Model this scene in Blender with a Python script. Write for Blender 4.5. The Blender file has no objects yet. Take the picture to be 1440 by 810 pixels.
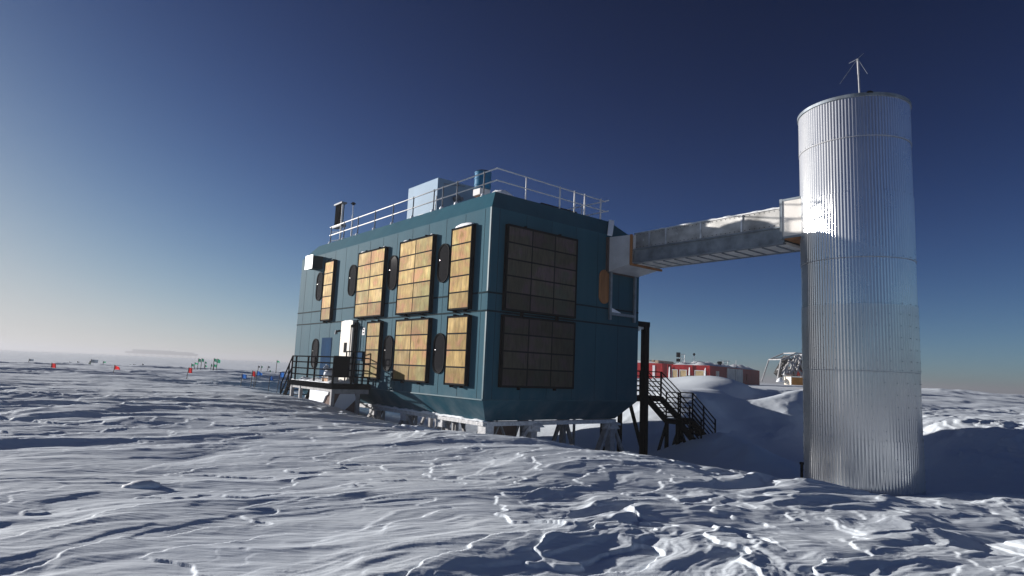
import bpy, math, random
import numpy as np
from mathutils import Vector, Matrix
R_ = math.radians
random.seed(7)

# ------------------------------------------------------------------ scene
sc = bpy.context.scene
col = sc.collection
SUN_AZ = -66.0      # degrees from the view direction (+Y), negative = to the left
SUN_EL = 10.6
SUN_DIR = Vector((math.sin(R_(SUN_AZ))*math.cos(R_(SUN_EL)), math.cos(R_(SUN_AZ))*math.cos(R_(SUN_EL)), math.sin(R_(SUN_EL))))

# ------------------------------------------------------------------ materials
def new_mat(name):
    m = bpy.data.materials.new(name); m.use_nodes = True
    nt = m.node_tree; b = nt.nodes['Principled BSDF']
    return m, nt, b

def ramp(nt, fac, stops):
    r = nt.nodes.new('ShaderNodeValToRGB'); nt.links.new(fac, r.inputs[0])
    e = r.color_ramp.elements
    while len(e) < len(stops): e.new(0.5)
    for k, (p, c) in enumerate(stops):
        e[k].position = p
        e[k].color = (c[0], c[1], c[2], 1) if hasattr(c, '__len__') else (c, c, c, 1)
    return r.outputs[0]

def noise(nt, scale, detail=4, stretch=(1, 1, 1), coord='Object', rough=.55):
    tc = nt.nodes.new('ShaderNodeTexCoord'); mp = nt.nodes.new('ShaderNodeMapping')
    mp.inputs['Scale'].default_value = stretch
    nt.links.new(tc.outputs[coord], mp.inputs[0])
    n = nt.nodes.new('ShaderNodeTexNoise'); n.inputs['Scale'].default_value = scale
    n.inputs['Detail'].default_value = detail; n.inputs['Roughness'].default_value = rough
    nt.links.new(mp.outputs[0], n.inputs['Vector'])
    return n.outputs['Fac']

def bump(nt, b, height, strength=.3, dist=.02):
    bp = nt.nodes.new('ShaderNodeBump'); bp.inputs['Strength'].default_value = strength
    bp.inputs['Distance'].default_value = dist
    nt.links.new(height, bp.inputs['Height']); nt.links.new(bp.outputs[0], b.inputs['Normal'])

def mixc(nt, fac, a, b_):
    m = nt.nodes.new('ShaderNodeMix'); m.data_type = 'RGBA'
    for s, v in ((0, fac), (6, a), (7, b_)):
        if hasattr(v, 'is_linked'): nt.links.new(v, m.inputs[s])
        elif s == 0: m.inputs[0].default_value = v
        else: m.inputs[s].default_value = (*v, 1)
    return m.outputs[2]

def worn(name, c, rough=.6, metal=0., var=.25, scale=3, stretch=(1, 1, 1), spec=.1, bumpd=0.0, frost=0.0):
    """a plain colour with uneven wear, and rime frost in patches when frost > 0"""
    m, nt, b = new_mat(name)
    f = noise(nt, scale, 6, stretch)
    lo = tuple(v*(1-var) for v in c); hi = tuple(min(1, v*(1+var)) for v in c)
    o = ramp(nt, f, [(.3, lo), (.7, hi)])
    if frost > 0:
        f2 = noise(nt, 5, 8)
        o = mixc(nt, ramp(nt, f2, [(.72-frost*.5, 0.), (.80-frost*.5, 1.)]), o, (.78, .80, .84))
    nt.links.new(o, b.inputs['Base Color'])
    b.inputs['Roughness'].default_value = rough; b.inputs['Metallic'].default_value = metal
    b.inputs['Specular IOR Level'].default_value = spec
    if bumpd: bump(nt, b, f, .5, bumpd)
    return m

M = {}
# snow
def snow_mat(name, c0, c1, sp=.25):
    m, nt, b = new_mat(name)
    f = noise(nt, .35, 5, (1, 1, 1))
    nt.links.new(ramp(nt, f, [(.3, c0), (.7, c1)]), b.inputs['Base Color'])
    b.inputs['Roughness'].default_value = .7
    b.inputs['Specular IOR Level'].default_value = sp
    tc = nt.nodes.new('ShaderNodeTexCoord'); mp = nt.nodes.new('ShaderNodeMapping')
    mp.inputs['Rotation'].default_value = (0, 0, R_(-38)); mp.inputs['Scale'].default_value = (3.0, 14, 8)
    nt.links.new(tc.outputs['Object'], mp.inputs[0])
    n = nt.nodes.new('ShaderNodeTexNoise'); n.inputs['Scale'].default_value = 1.3; n.inputs['Detail'].default_value = 7
    n.inputs['Roughness'].default_value = .30
    nt.links.new(mp.outputs[0], n.inputs['Vector'])
    n2 = nt.nodes.new('ShaderNodeTexNoise'); n2.inputs['Scale'].default_value = 60; n2.inputs['Detail'].default_value = 3
    nt.links.new(tc.outputs['Object'], n2.inputs['Vector'])
    ad = nt.nodes.new('ShaderNodeMath'); ad.operation = 'MULTIPLY_ADD'; ad.inputs[1].default_value = .16
    nt.links.new(n2.outputs['Fac'], ad.inputs[0]); nt.links.new(n.outputs['Fac'], ad.inputs[2])
    bump(nt, b, ad.outputs[0], .28, .04)
    return m
M['snow'] = snow_mat('snow', (.735, .82, .92), (.79, .87, .945))
M['packed'] = snow_mat('packed_snow', (.77, .82, .89), (.83, .87, .92))
M['frost'] = worn('frosted_steel', (.40, .40, .41), .7, 0, .25, 6, bumpd=.02)
M['rime'] = worn('rime_ice', (.64, .65, .67), .8, 0, .2, 9, bumpd=.05)

# teal cladding: vertical streaks and a faint sun-bleached unevenness
m, nt, b = new_mat('teal_cladding')
f = noise(nt, 1.6, 6, (1.0, 1.0, .12)); g = noise(nt, .5, 4)
c1 = ramp(nt, f, [(.3, (.014, .074, .114)), (.7, (.020, .094, .138))])
c2 = mixc(nt, ramp(nt, g, [(.45, 0.), (.8, .35)]), c1, (.036, .105, .138))
tcw = nt.nodes.new('ShaderNodeNewGeometry'); sx = nt.nodes.new('ShaderNodeSeparateXYZ'); nt.links.new(tcw.outputs['Position'], sx.inputs[0])
mr_ = nt.nodes.new('ShaderNodeMapRange'); mr_.inputs[1].default_value = -.3; mr_.inputs[2].default_value = -1.75; mr_.inputs[3].default_value = 0; mr_.inputs[4].default_value = .42
nt.links.new(sx.outputs[2], mr_.inputs[0]); mu_ = nt.nodes.new('ShaderNodeMath'); mu_.operation = 'MULTIPLY'
nt.links.new(mr_.outputs[0], mu_.inputs[0]); nt.links.new(ramp(nt, noise(nt, 1.3, 8, (1, 1, .6)), [(.42, 0.), (.75, 1.)]), mu_.inputs[1])
c2 = mixc(nt, mu_.outputs[0], c2, (.30, .34, .37))
nt.links.new(c2, b.inputs['Base Color']); b.inputs['Roughness'].default_value = .7; b.inputs['Specular IOR Level'].default_value = .06
tc = nt.nodes.new('ShaderNodeTexCoord'); bump(nt, b, noise(nt, 30, 2, (1, 1, .02)), .12, .01)
M['teal'] = m
M['teal_dark'] = worn('dark_teal_joint', (.008, .026, .036), .8, spec=.04)
M['teal_trim'] = worn('pale_teal_edge', (.024, .098, .135), .5, spec=.2)
M['dark_glass'] = worn('dark_window_glass', (.010, .010, .012), .03, 0, .1, spec=.06)
M['black'] = worn('black_paint', (.006, .0065, .008), 1, 0, .3, 8, spec=0)
M['black_frosted'] = worn('black_paint_rime', (.006, .0065, .009), .75, 0, .3, 8, spec=0, frost=.10)
M['gasket'] = worn('black_rubber', (.010, .012, .014), .8, spec=.04)

def gold_mat(name, lo, hi, metal=.25):
    m, nt, b = new_mat(name)
    f = noise(nt, 2.4, 8, (3.5, 3.5, .7)); g = noise(nt, 1.5, 5); k = noise(nt, 12, 4, (2.5, 2.5, .25))
    c = ramp(nt, f, [(.28, lo), (.72, hi)])
    c = mixc(nt, ramp(nt, g, [(.50, 0.), (.62, .7), (.72, .15)]), c, tuple(v*q for v, q in zip(hi, (1.15, .85, 1.5))))
    c = mixc(nt, ramp(nt, noise(nt, 1.1, 4), [(.52, 0.), (.66, .7)]), c, tuple(v*q for v, q in zip(hi, (.7, .95, 1.0))))
    c = mixc(nt, ramp(nt, k, [(.50, 0.), (.8, .75)]), c, tuple(v*.38 for v in lo))
    # each pane has its own tone
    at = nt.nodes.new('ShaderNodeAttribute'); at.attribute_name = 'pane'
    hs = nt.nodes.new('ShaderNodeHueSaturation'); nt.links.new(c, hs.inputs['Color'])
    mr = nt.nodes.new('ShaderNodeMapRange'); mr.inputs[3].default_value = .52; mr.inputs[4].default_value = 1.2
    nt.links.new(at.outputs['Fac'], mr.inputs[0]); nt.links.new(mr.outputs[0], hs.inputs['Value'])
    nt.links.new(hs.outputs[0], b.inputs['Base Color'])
    b.inputs['Metallic'].default_value = metal
    nt.links.new(ramp(nt, g, [(.3, .62), (.7, .8)]), b.inputs['Roughness'])
    b.inputs['Specular IOR Level'].default_value = .12
    bump(nt, b, k, .08, .01)
    return m
M['gold'] = gold_mat('aged_gold_panel', (.18, .118, .034), (.39, .275, .096), .28)
M['gold_shaded'] = gold_mat('aged_gold_panel_shaded', (.058, .053, .041), (.092, .083, .062), 0)  # same gold panes, darkened: the short face's shade is put into the colour
M['frame_gold'] = worn('panel_rim', (.45, .36, .20), .7, 0, spec=.1)

# corrugated aluminium, bare above and frosted below
def alu_mat(name, mirror, c, frost):
    m, nt, b = new_mat(name)
    f = noise(nt, 1.2, 6, (1, 1, .5))
    base = ramp(nt, f, [(.3, tuple(v*.8 for v in c)), (.7, c)])
    at = nt.nodes.new('ShaderNodeAttribute'); at.attribute_name = 'rime'
    ad = nt.nodes.new('ShaderNodeMath'); ad.operation = 'MULTIPLY_ADD'; ad.inputs[1].default_value = .16
    nt.links.new(noise(nt, 3, 8, (1, 1, .35)), ad.inputs[0]); nt.links.new(at.outputs['Fac'], ad.inputs[2])
    mask = ramp(nt, ad.outputs[0], [(.70, 0.), (.73, 1.)])
    dull = ramp(nt, noise(nt, .9, 6), [(.35, 0.), (.75, frost)])
    nt.links.new(mixc(nt, mask, mixc(nt, dull, base, (.50, .52, .55)), (.62, .64, .68)), b.inputs['Base Color'])
    mm = nt.nodes.new('ShaderNodeMath'); mm.operation = 'MAXIMUM'
    nt.links.new(mask, mm.inputs[0]); nt.links.new(dull, mm.inputs[1])
    mt = nt.nodes.new('ShaderNodeMapRange'); mt.inputs[3].default_value = .9; mt.inputs[4].default_value = 0
    nt.links.new(mm.outputs[0], mt.inputs[0]); nt.links.new(mt.outputs[0], b.inputs['Metallic'])
    b.inputs['Roughness'].default_value = .72; b.inputs['Specular IOR Level'].default_value = .1
    # smooth rolled sheet: a tight reflection under the weathered film
    g = nt.nodes.new('ShaderNodeBsdfGlossy'); g.distribution = 'BECKMANN'; g.inputs['Roughness'].default_value = .165
    g.inputs['Color'].default_value = (.84, .86, .88, 1)
    mr = nt.nodes.new('ShaderNodeMapRange'); mr.inputs[3].default_value = mirror; mr.inputs[4].default_value = 0
    nt.links.new(mm.outputs[0], mr.inputs[0])
    mx = nt.nodes.new('ShaderNodeMixShader'); nt.links.new(mr.outputs[0], mx.inputs[0])
    nt.links.new(b.outputs[0], mx.inputs[1]); nt.links.new(g.outputs[0], mx.inputs[2])
    nt.links.new(mx.outputs[0], nt.nodes['Material Output'].inputs['Surface'])
    return m
M['alu_bright'] = alu_mat('bright_aluminium', .62, (.56, .57, .58), .12)
M['alu_dull'] = alu_mat('rimed_aluminium', .52, (.62, .61, .59), .38)
M['galv'] = worn('galvanised_steel', (.60, .61, .62), .42, .8, .3, 5, (1, 1, 1))
M['galv_sheet'] = worn('duct_sheet', (.42, .42, .41), .5, .45, .45, 1.4, (1, 1, 1.5), frost=.12)
M['steel_beam'] = worn('painted_steel_beam', (.22, .255, .29), .5, .3, .3, 3)
M['white_metal'] = worn('white_rail_paint', (.80, .80, .80), .5, .1, .08, 6)
M['steel_grey'] = worn('grey_steel', (.16, .18, .21), .6, .1, .3, 6)
M['mast_grey'] = worn('grey_mast_paint', (.42, .43, .45), .7, 0, .2, 5)
M['white_paint'] = worn('white_paint', (.62, .63, .65), .55, 0, .12, 2)
M['white_canvas'] = worn('white_canvas', (.78, .76, .72), .8, 0, .1, 2.5)
M['white_door'] = worn('white_door_paint', (.80, .76, .68), .55, 0, .08, 3)
M['pale_slab'] = worn('pale_floor_pan', (.80, .79, .76), .7, 0, .15, 2)
M['plywood'] = worn('plywood', (.36, .17, .075), .75, 0, .3, 4, (1, 1, .2))
M['timber'] = worn('timber', (.52, .36, .20), .8, 0, .3, 6, (.3, 1, 1))
M['brown'] = worn('brown_board', (.17, .115, .10), .75, 0, .2, 2)
M['dark_brown'] = worn('dark_board', (.085, .065, .062), .75, 0, .3, 2)
M['blue_panel'] = worn('blue_panel', (.012, .048, .115), .85, 0, .15, 2, spec=.02)
M['pale_blue'] = worn('pale_blue_panel', (.22, .34, .47), .6, 0, .1, .8)
M['drum_blue'] = worn('blue_plastic', (.008, .15, .30), .55, 0, .12, 3)
M['red_cloth'] = worn('red_flag_cloth', (.80, .03, .04), .8, 0, .2, 6)
M['blue_cloth'] = worn('blue_flag_cloth', (.04, .15, .52), .8, 0, .2, 6)
M['green_cloth'] = worn('green_flag_cloth', (.02, .25, .14), .8, 0, .2, 6)
M['dark_cloth'] = worn('dark_flag_cloth', (.03, .045, .07), .8, 0, .2, 6)
M['bamboo'] = worn('bamboo_pole', (.10, .085, .07), .7, 0, .3, 6)
M['hut_red'] = worn('red_hut_paint', (.33, .018, .022), .6, 0, .25, 1.2, (1, 1, .5))
M['hut_window'] = worn('boarded_window', (.55, .42, .24), .7, 0, .2, 2)
M['hut_pale'] = worn('pale_hut_panel', (.80, .73, .62), .7, 0, .2, 1.5, (1, 1, .6))
M['hut_junk'] = worn('roof_lumber', (.45, .36, .26), .8, 0, .5, 3)
M['orange'] = worn('orange_crate_paint', (.55, .24, .05), .7, 0, .25, 1.5)
M['machine'] = worn('dark_machine', (.05, .05, .05), .7, 0, .5, 2, frost=.2)
M['station'] = worn('station_grey', (.14, .14, .15), .7)
M['marker_red'] = worn('red_marker_paint', (.42, .06, .05), .7)
M['ink'] = worn('black_ink', (.03, .03, .035), .7)

# ------------------------------------------------------------------ mesh helpers
class B:
    """collects boxes, bars and tubes and links them as ONE mesh object"""
    def __init__(s): s.v = []; s.f = []; s.attr = None
    def quad(s, *p):
        n = len(s.v); s.v += [tuple(q) for q in p]; s.f.append(tuple(range(n, n+len(p)))); return s
    def hexa(s, p):       # 8 corners: bottom 4, top 4
        n = len(s.v); s.v += [tuple(q) for q in p]
        s.f += [tuple(n+i for i in q) for q in ((3,2,1,0),(4,5,6,7),(0,1,5,4),(1,2,6,5),(2,3,7,6),(3,0,4,7))]; return s
    def box(s, fr, a0, a1, b0, b1, z0, z1):   # fr maps (a,b,z) to world
        return s.hexa([fr(a0,b0,z0),fr(a1,b0,z0),fr(a1,b1,z0),fr(a0,b1,z0),fr(a0,b0,z1),fr(a1,b0,z1),fr(a1,b1,z1),fr(a0,b1,z1)])
    def beam(s, p0, p1, w, h=None, up=(0, 0, 1)):
        h = h or w; p0 = Vector(p0); p1 = Vector(p1); d = (p1-p0).normalized(); u = Vector(up)
        if abs(d.dot(u)) > .98: u = Vector((.777, .629, 0))
        x = d.cross(u).normalized()*w/2; y = x.cross(d).normalized()*h/2
        return s.hexa([p0-x-y,p0+x-y,p0+x+y,p0-x+y,p1-x-y,p1+x-y,p1+x+y,p1-x+y])
    def tube(s, p0, p1, r, n=8, r1=None):
        p0 = Vector(p0); p1 = Vector(p1); d = (p1-p0).normalized(); u = Vector((0,0,1)) if abs(d.z) < .9 else Vector((1,0,0))
        x = d.cross(u).normalized(); y = x.cross(d); k = len(s.v); r1 = r if r1 is None else r1
        for P, rr in ((p0, r), (p1, r1)):
            for i in range(n):
                a = 2*math.pi*i/n; s.v.append(tuple(P+(x*math.cos(a)+y*math.sin(a))*rr))
        for i in range(n): j = (i+1) % n; s.f.append((k+i, k+j, k+n+j, k+n+i))
        s.f.append(tuple(k+i for i in range(n))[::-1]); s.f.append(tuple(k+n+i for i in range(n))); return s
    def prism(s, outer, f0, f1):   # outline points through two frames
        n = len(s.v); k = len(outer)
        s.v += [tuple(f0(*q)) for q in outer]+[tuple(f1(*q)) for q in outer]
        s.f.append(tuple(n+i for i in range(k))[::-1]); s.f.append(tuple(n+k+i for i in range(k)))
        for i in range(k): j = (i+1) % k; s.f.append((n+i, n+j, n+k+j, n+k+i))
        return s
    def lump(s, c, rx, ry, rz, seed=0, n=10, rot=0.):   # an uneven half mound of snow
        rg = random.Random(seed); k = len(s.v); cx, cy, cz = c; ca, sa = math.cos(rot), math.sin(rot)
        rings = 5
        for j in range(rings):
            t = j/rings*math.pi/2
            for i in range(n):
                a = 2*math.pi*i/n; w = 1+rg.uniform(-.16, .16)
                x = math.cos(a)*math.cos(t)*rx*w; y = math.sin(a)*math.cos(t)*ry*w
                s.v.append((cx+x*ca-y*sa, cy+x*sa+y*ca, cz+math.sin(t)*rz*(1+rg.uniform(-.1, .1))))
        s.v.append((cx, cy, cz+rz))
        for j in range(rings-1):
            for i in range(n): q = (i+1) % n; s.f.append((k+j*n+i, k+j*n+q, k+(j+1)*n+q, k+(j+1)*n+i))
        for i in range(n): s.f.append((k+(rings-1)*n+i, k+(rings-1)*n+(i+1) % n, k+rings*n))
        s.f.append(tuple(k+i for i in range(n))[::-1]); return s
    def ridge(s, p0, p1, wd, ht, seed=0, n=None, side=None):    # one uneven strip of lying snow
        rg = random.Random(seed); p0 = Vector(p0); p1 = Vector(p1); d = p1-p0; L = d.length; n = n or max(4, int(L/.12)); d.normalize()
        sd = Vector(side).normalized() if side is not None else d.cross(Vector((0, 0, 1))).normalized(); k = len(s.v); m = 6
        h = [max(.12, rg.gauss(.6, .4)) for _ in range(n+1)]; h = [(h[max(0, i-1)]+2*h[i]+h[min(n, i+1)])/4 for i in range(n+1)]
        for i in range(n+1):
            e = min(1, min(i, n-i)/1.5+.15); w_ = wd*(.75+.5*rg.random())*(.5+.5*e)
            for j in range(m):
                a = math.pi*j/(m-1); s.v.append(tuple(p0+d*(L*i/n)+sd*(math.cos(a)*w_/2)+Vector((0, 0, math.sin(a)*ht*h[i]*e))))
        for i in range(n):
            for j in range(m-1): q = k+i*m+j; s.f.append((q, q+1, q+m+1, q+m))
            q = k+i*m; s.f.append((q, q+m, q+2*m-1, q+m-1))
        s.f.append(tuple(k+j for j in range(m))); s.f.append(tuple(k+n*m+j for j in range(m))[::-1]); return s
    def sheet(s, fr, a0, a1, b0, b1, z, ht, seed=0, na=14, nb=8):     # one uneven blanket of snow on a flat surface
        rg = random.Random(seed); k = len(s.v); q0 = rg.uniform(0, 99)
        for i in range(na+1):
            for j in range(nb+1):
                e = min(1, min(i, na-i)/2.)*min(1, min(j, nb-j)/2.)
                hh = float(perlin(np.array([q0+i*.45]), np.array([j*.55]), 900+seed % 7)[0])*.8+.55
                s.v.append(tuple(fr(a0+(a1-a0)*i/na, b0+(b1-b0)*j/nb, z+max(0., hh)*e*ht-.02*(e == 0))))
        for i in range(na):
            for j in range(nb): q = k+i*(nb+1)+j; s.f.append((q, q+1, q+nb+2, q+nb+1))
        return s
    def build(s, name, mat, parent=None, smooth=False, bevel=0.):
        me = bpy.data.meshes.new(name)
        off = Vector((0, 0, 0)); q = parent
        while q is not None: off += q.location; q = q.parent
        vs = [(x-off.x, y-off.y, z-off.z) for x, y, z in s.v]
        me.from_pydata(vs, [], s.f)
        for mm in (mat if isinstance(mat, (list, tuple)) else [mat]): me.materials.append(mm)
        import bmesh
        bm = bmesh.new(); bm.from_mesh(me); bmesh.ops.recalc_face_normals(bm, faces=bm.faces); bm.to_mesh(me); bm.free()
        if s.attr:
            for an, vals in s.attr.items():
                a = me.attributes.new(an, 'FLOAT', 'POINT'); a.data.foreach_set('value', np.asarray(vals, dtype=np.float32))
        if smooth:
            for p in me.polygons: p.use_smooth = True
        o = bpy.data.objects.new(name, me); col.objects.link(o)
        if parent is not None: o.parent = parent
        if bevel:
            bv = o.modifiers.new('bevel', 'BEVEL'); bv.width = bevel; bv.segments = 2; bv.limit_method = 'ANGLE'
        return o

def tag(o, label, cat, group=None, kind=None):
    o['label'] = label; o['category'] = cat
    if group: o['group'] = group
    if kind: o['kind'] = kind
    return o
def empty(name, loc, label, cat, group=None):
    o = bpy.data.objects.new(name, None); o.empty_display_size = .3; o.location = loc; col.objects.link(o)
    return tag(o, label, cat, group)
def dup(o, parent=None, offset=(0, 0, 0)):
    c = o.copy(); col.objects.link(c)
    if parent is not None: c.parent = parent
    c.location = o.location+Vector(offset)
    for ch in list(o.children): dup(ch, c)
    return c

# ------------------------------------------------------------------ camera
F, P, RL = 894.95, .1301, .0434
cam = bpy.data.cameras.new('camera'); co = bpy.data.objects.new('camera', cam); col.objects.link(co)
cam.sensor_width = 36; cam.lens = F/1440*36; cam.clip_start = .05; cam.clip_end = 20000
ex = Vector((1, 0, 0)); eu = Vector((0, -math.sin(P), math.cos(P))); ef = Vector((0, math.cos(P), math.sin(P)))
c_, s_ = math.cos(RL), math.sin(RL)
rt = ex*c_+eu*s_; up = -ex*s_+eu*c_
co.matrix_world = Matrix(((rt.x, up.x, -ef.x, 0), (rt.y, up.y, -ef.y, 0), (rt.z, up.z, -ef.z, 0), (0, 0, 0, 1)))
sc.camera = co
def ray(x, y):
    X, Y = x-720, 405-y; X, Y = X*c_-Y*s_, X*s_+Y*c_
    return np.array([X/F, math.cos(P)-math.sin(P)*Y/F, math.sin(P)+math.cos(P)*Y/F])
def at(x, y, Y):
    """where the sight line of a surveyed photo point is at distance Y"""
    d = ray(x, y); return d*(Y/d[1])

# ------------------------------------------------------------------ the building's own axes
C0 = np.array([-.7611, 20.1086]); A0 = .68
DL = np.array([-math.sin(A0), math.cos(A0)]); DR = np.array([math.cos(A0), math.sin(A0)])
NL, NR = -DR, -DL
LEN, WID = 16.2, 7.377
def FL(u, o, z): p = C0+DL*u+NL*o; return Vector((p[0], p[1], z))       # along the long face, out from it
def FR(u, o, z): p = C0+DR*u+NR*o; return Vector((p[0], p[1], z))       # along the short face, out from it
TOW = C0+DR*6.4+NR*8.54; TR = 1.406

# ------------------------------------------------------------------ noise
def perm(seed):
    r = np.random.RandomState(seed); p = r.permutation(512); return np.r_[p, p], r.uniform(0, 2*np.pi, 512)
_pc = {}
def perlin(x, y, seed):
    if seed not in _pc: _pc[seed] = perm(seed)
    p, ang = _pc[seed]
    xi = np.floor(x).astype(np.int64); yi = np.floor(y).astype(np.int64); xf = x-xi; yf = y-yi
    u = xf*xf*xf*(xf*(xf*6-15)+10); v = yf*yf*yf*(yf*(yf*6-15)+10)
    def g(ix, iy, dx, dy):
        h = ang[p[(p[ix & 511]+iy) & 511]]; return np.cos(h)*dx+np.sin(h)*dy
    a = g(xi, yi, xf, yf); b = g(xi+1, yi, xf-1, yf); c = g(xi, yi+1, xf, yf-1); d = g(xi+1, yi+1, xf-1, yf-1)
    return ((a+u*(b-a))*(1-v)+(c+u*(d-c))*v)*1.4
def fbm(x, y, o, seed, gain=.5):
    s = 0; a = 1; t = 0
    for k in range(o): s = s+a*perlin(x*2**k+k*17.3, y*2**k-k*9.1, seed+k); t += a; a *= gain
    return s/t
def sstep(a, b, x): t = np.clip((x-a)/(b-a), 0, 1); return t*t*(3-2*t)

# ------------------------------------------------------------------ snow surface
def W(x, y, Y, dz=0.): p = at(x, y, Y); return (p[0], p[1], p[2]-dz)
ctrl = [(0,0,-1.6),(-6,0,-1.6),(6,0,-1.65),(0,-8,-1.6),(-12,-8,-1.55),(12,-8,-1.7),(0,6,-1.62),(-6,6,-1.58),(6,6,-1.76),(3,10,-1.82),(7,11,-2.12),(10,9,-2.1),(14,10,-2.4),(-3,12,-1.66),(-9,12,-1.5),
        W(300,540,30,.1),W(350,548,27,.1),W(400,556,24.5,.1),W(437,567,23.2,.1),W(470,576,22.2,.12),W(500,585,21.2,.15),W(550,593,20.2,.16),W(600,601,19.2,.16),W(676,612,18.1,.14),W(760,621,17.3,.12),W(858,635,16.6,.1),W(930,645,16.3,.08),W(1000,658,15.9,.06),W(1130,672,15.4,.12),W(1215,688,15.2,.12),W(1300,695,15.4,.1),W(1440,702,15.2),(18,14.6,-2.9),(22,12,-2.9),
        (-3,26,-3.5),(-.6,20.6,-2.75),(2,22.5,-3.2),(5,24.7,-3.5),(-6,35,-2.9),(-6.0,26,-1.98),(-3.2,22.6,-2.2),(-8.5,29.5,-1.8),(-10,31,-1.7),(3,19.6,-2.95),(7,18.6,-3.3),(8,21,-3.35),(5.5,27.2,-3.25),
        (9.5,20.2,-3.3),(12,19,-3.25),(14,24,-3.3),W(1012,607,25.6),W(965,625,27.5),(3,38,-2.4),(6,33,-2.2),
        (-13,27,-1.35),(-18,32,-1.15),(-30,32,-1.0),(-20,20,-1.25),(-16,45,-1.0),(-40,45,-1.0),(-15,14,-1.42),(-30,12,-1.35),(-28,70,-1.05),(-70,70,-1.1),
        # drift mound behind the stairs and the bank beyond
        W(915,545,44),W(950,538,46),W(970,548,40),W(950,561,34),W(990,561,34.5),W(1020,551,39),W(1044,542,44),W(1030,535,48),W(1000,529,50),W(1062,552,42.5,.45),W(1050,558,39,.45),W(1020,567,34.5,.5),W(1075,548,48,.3),(8,55,-.5),(20,60,-.55),(30,90,-.55),(10,90,-.5),(45,110,-.5),
        W(1075,546,60),W(1100,640,29),W(1100,603,32.5),W(1105,577,34.6),W(1112,561,36.4),W(1125,549,38.6),W(1118,554,37.3),W(1090,556,37.8),W(1072,560,37.6),W(1125,565,35.2,.35),W(1090,585,34.0,.25),W(1120,600,31.8,.4),W(1062,580,34.6),W(1180,600,31.6,.9),W(1180,572,34.6,.9),W(1180,645,27.5,.2),W(1165,556,37.5,.5),W(1150,546.5,46),W(1060,600,33),W(1050,640,28),
        W(1330,690,17.5),W(1440,692,18),W(1440,640,22.5),W(1380,640,22.8),W(1310,640,23.2),W(1440,598,27.2),W(1310,592,28.6),W(1380,595,28),W(1440,577,48),W(1310,572,48),W(1440,560,110),W(1310,550,110),
        (24,16,-2.6),(30,22,-1.7),(40,30,-1.4),(60,60,-1.4),(40,5,-1.9),(0,150,-.9),(80,150,-1.3),(-80,150,-1.1),(40,-20,-1.7),(-40,-20,-1.4),(0,-40,-1.6),(150,60,-1.4),(-150,60,-1.1),(100,-60,-1.6),(-100,-60,-1.4),(0,-150,-1.5)]
CT = np.array(ctrl, float)
def tpk(d2): return d2*np.log(d2+1e-9)
def _warp(x, y):   # compress distance so that the spline stays tame far out
    r = np.hypot(x, y)+1e-9; k = np.where(r > 30, (30+25*np.log(r/30+1e-12)), r)/r
    return x*k, y*k
cx, cy = _warp(CT[:, 0], CT[:, 1]); n_ = len(CT)
K = tpk((cx[:, None]-cx)**2+(cy[:, None]-cy)**2)*.5+np.eye(n_)*.06
Pm = np.c_[np.ones(n_), cx, cy]
Aa = np.block([[K, Pm], [Pm.T, np.zeros((3, 3))]])
sol = np.linalg.solve(Aa, np.r_[CT[:, 2], 0, 0, 0])
def base_z(x, y):
    X, Y = _warp(x, y); z = sol[n_]+sol[n_+1]*X+sol[n_+2]*Y
    for i in range(n_): z = z+sol[i]*.5*tpk((X-cx[i])**2+(Y-cy[i])**2)
    r = np.hypot(x, y); k = sstep(160, 420, r)
    return z*(1-k)-1.15*k
WD = R_(38)
def terrace(t, w):
    f = t-np.floor(t); return np.floor(t)+.30*f+.70*sstep(1-w, 1, f)
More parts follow.
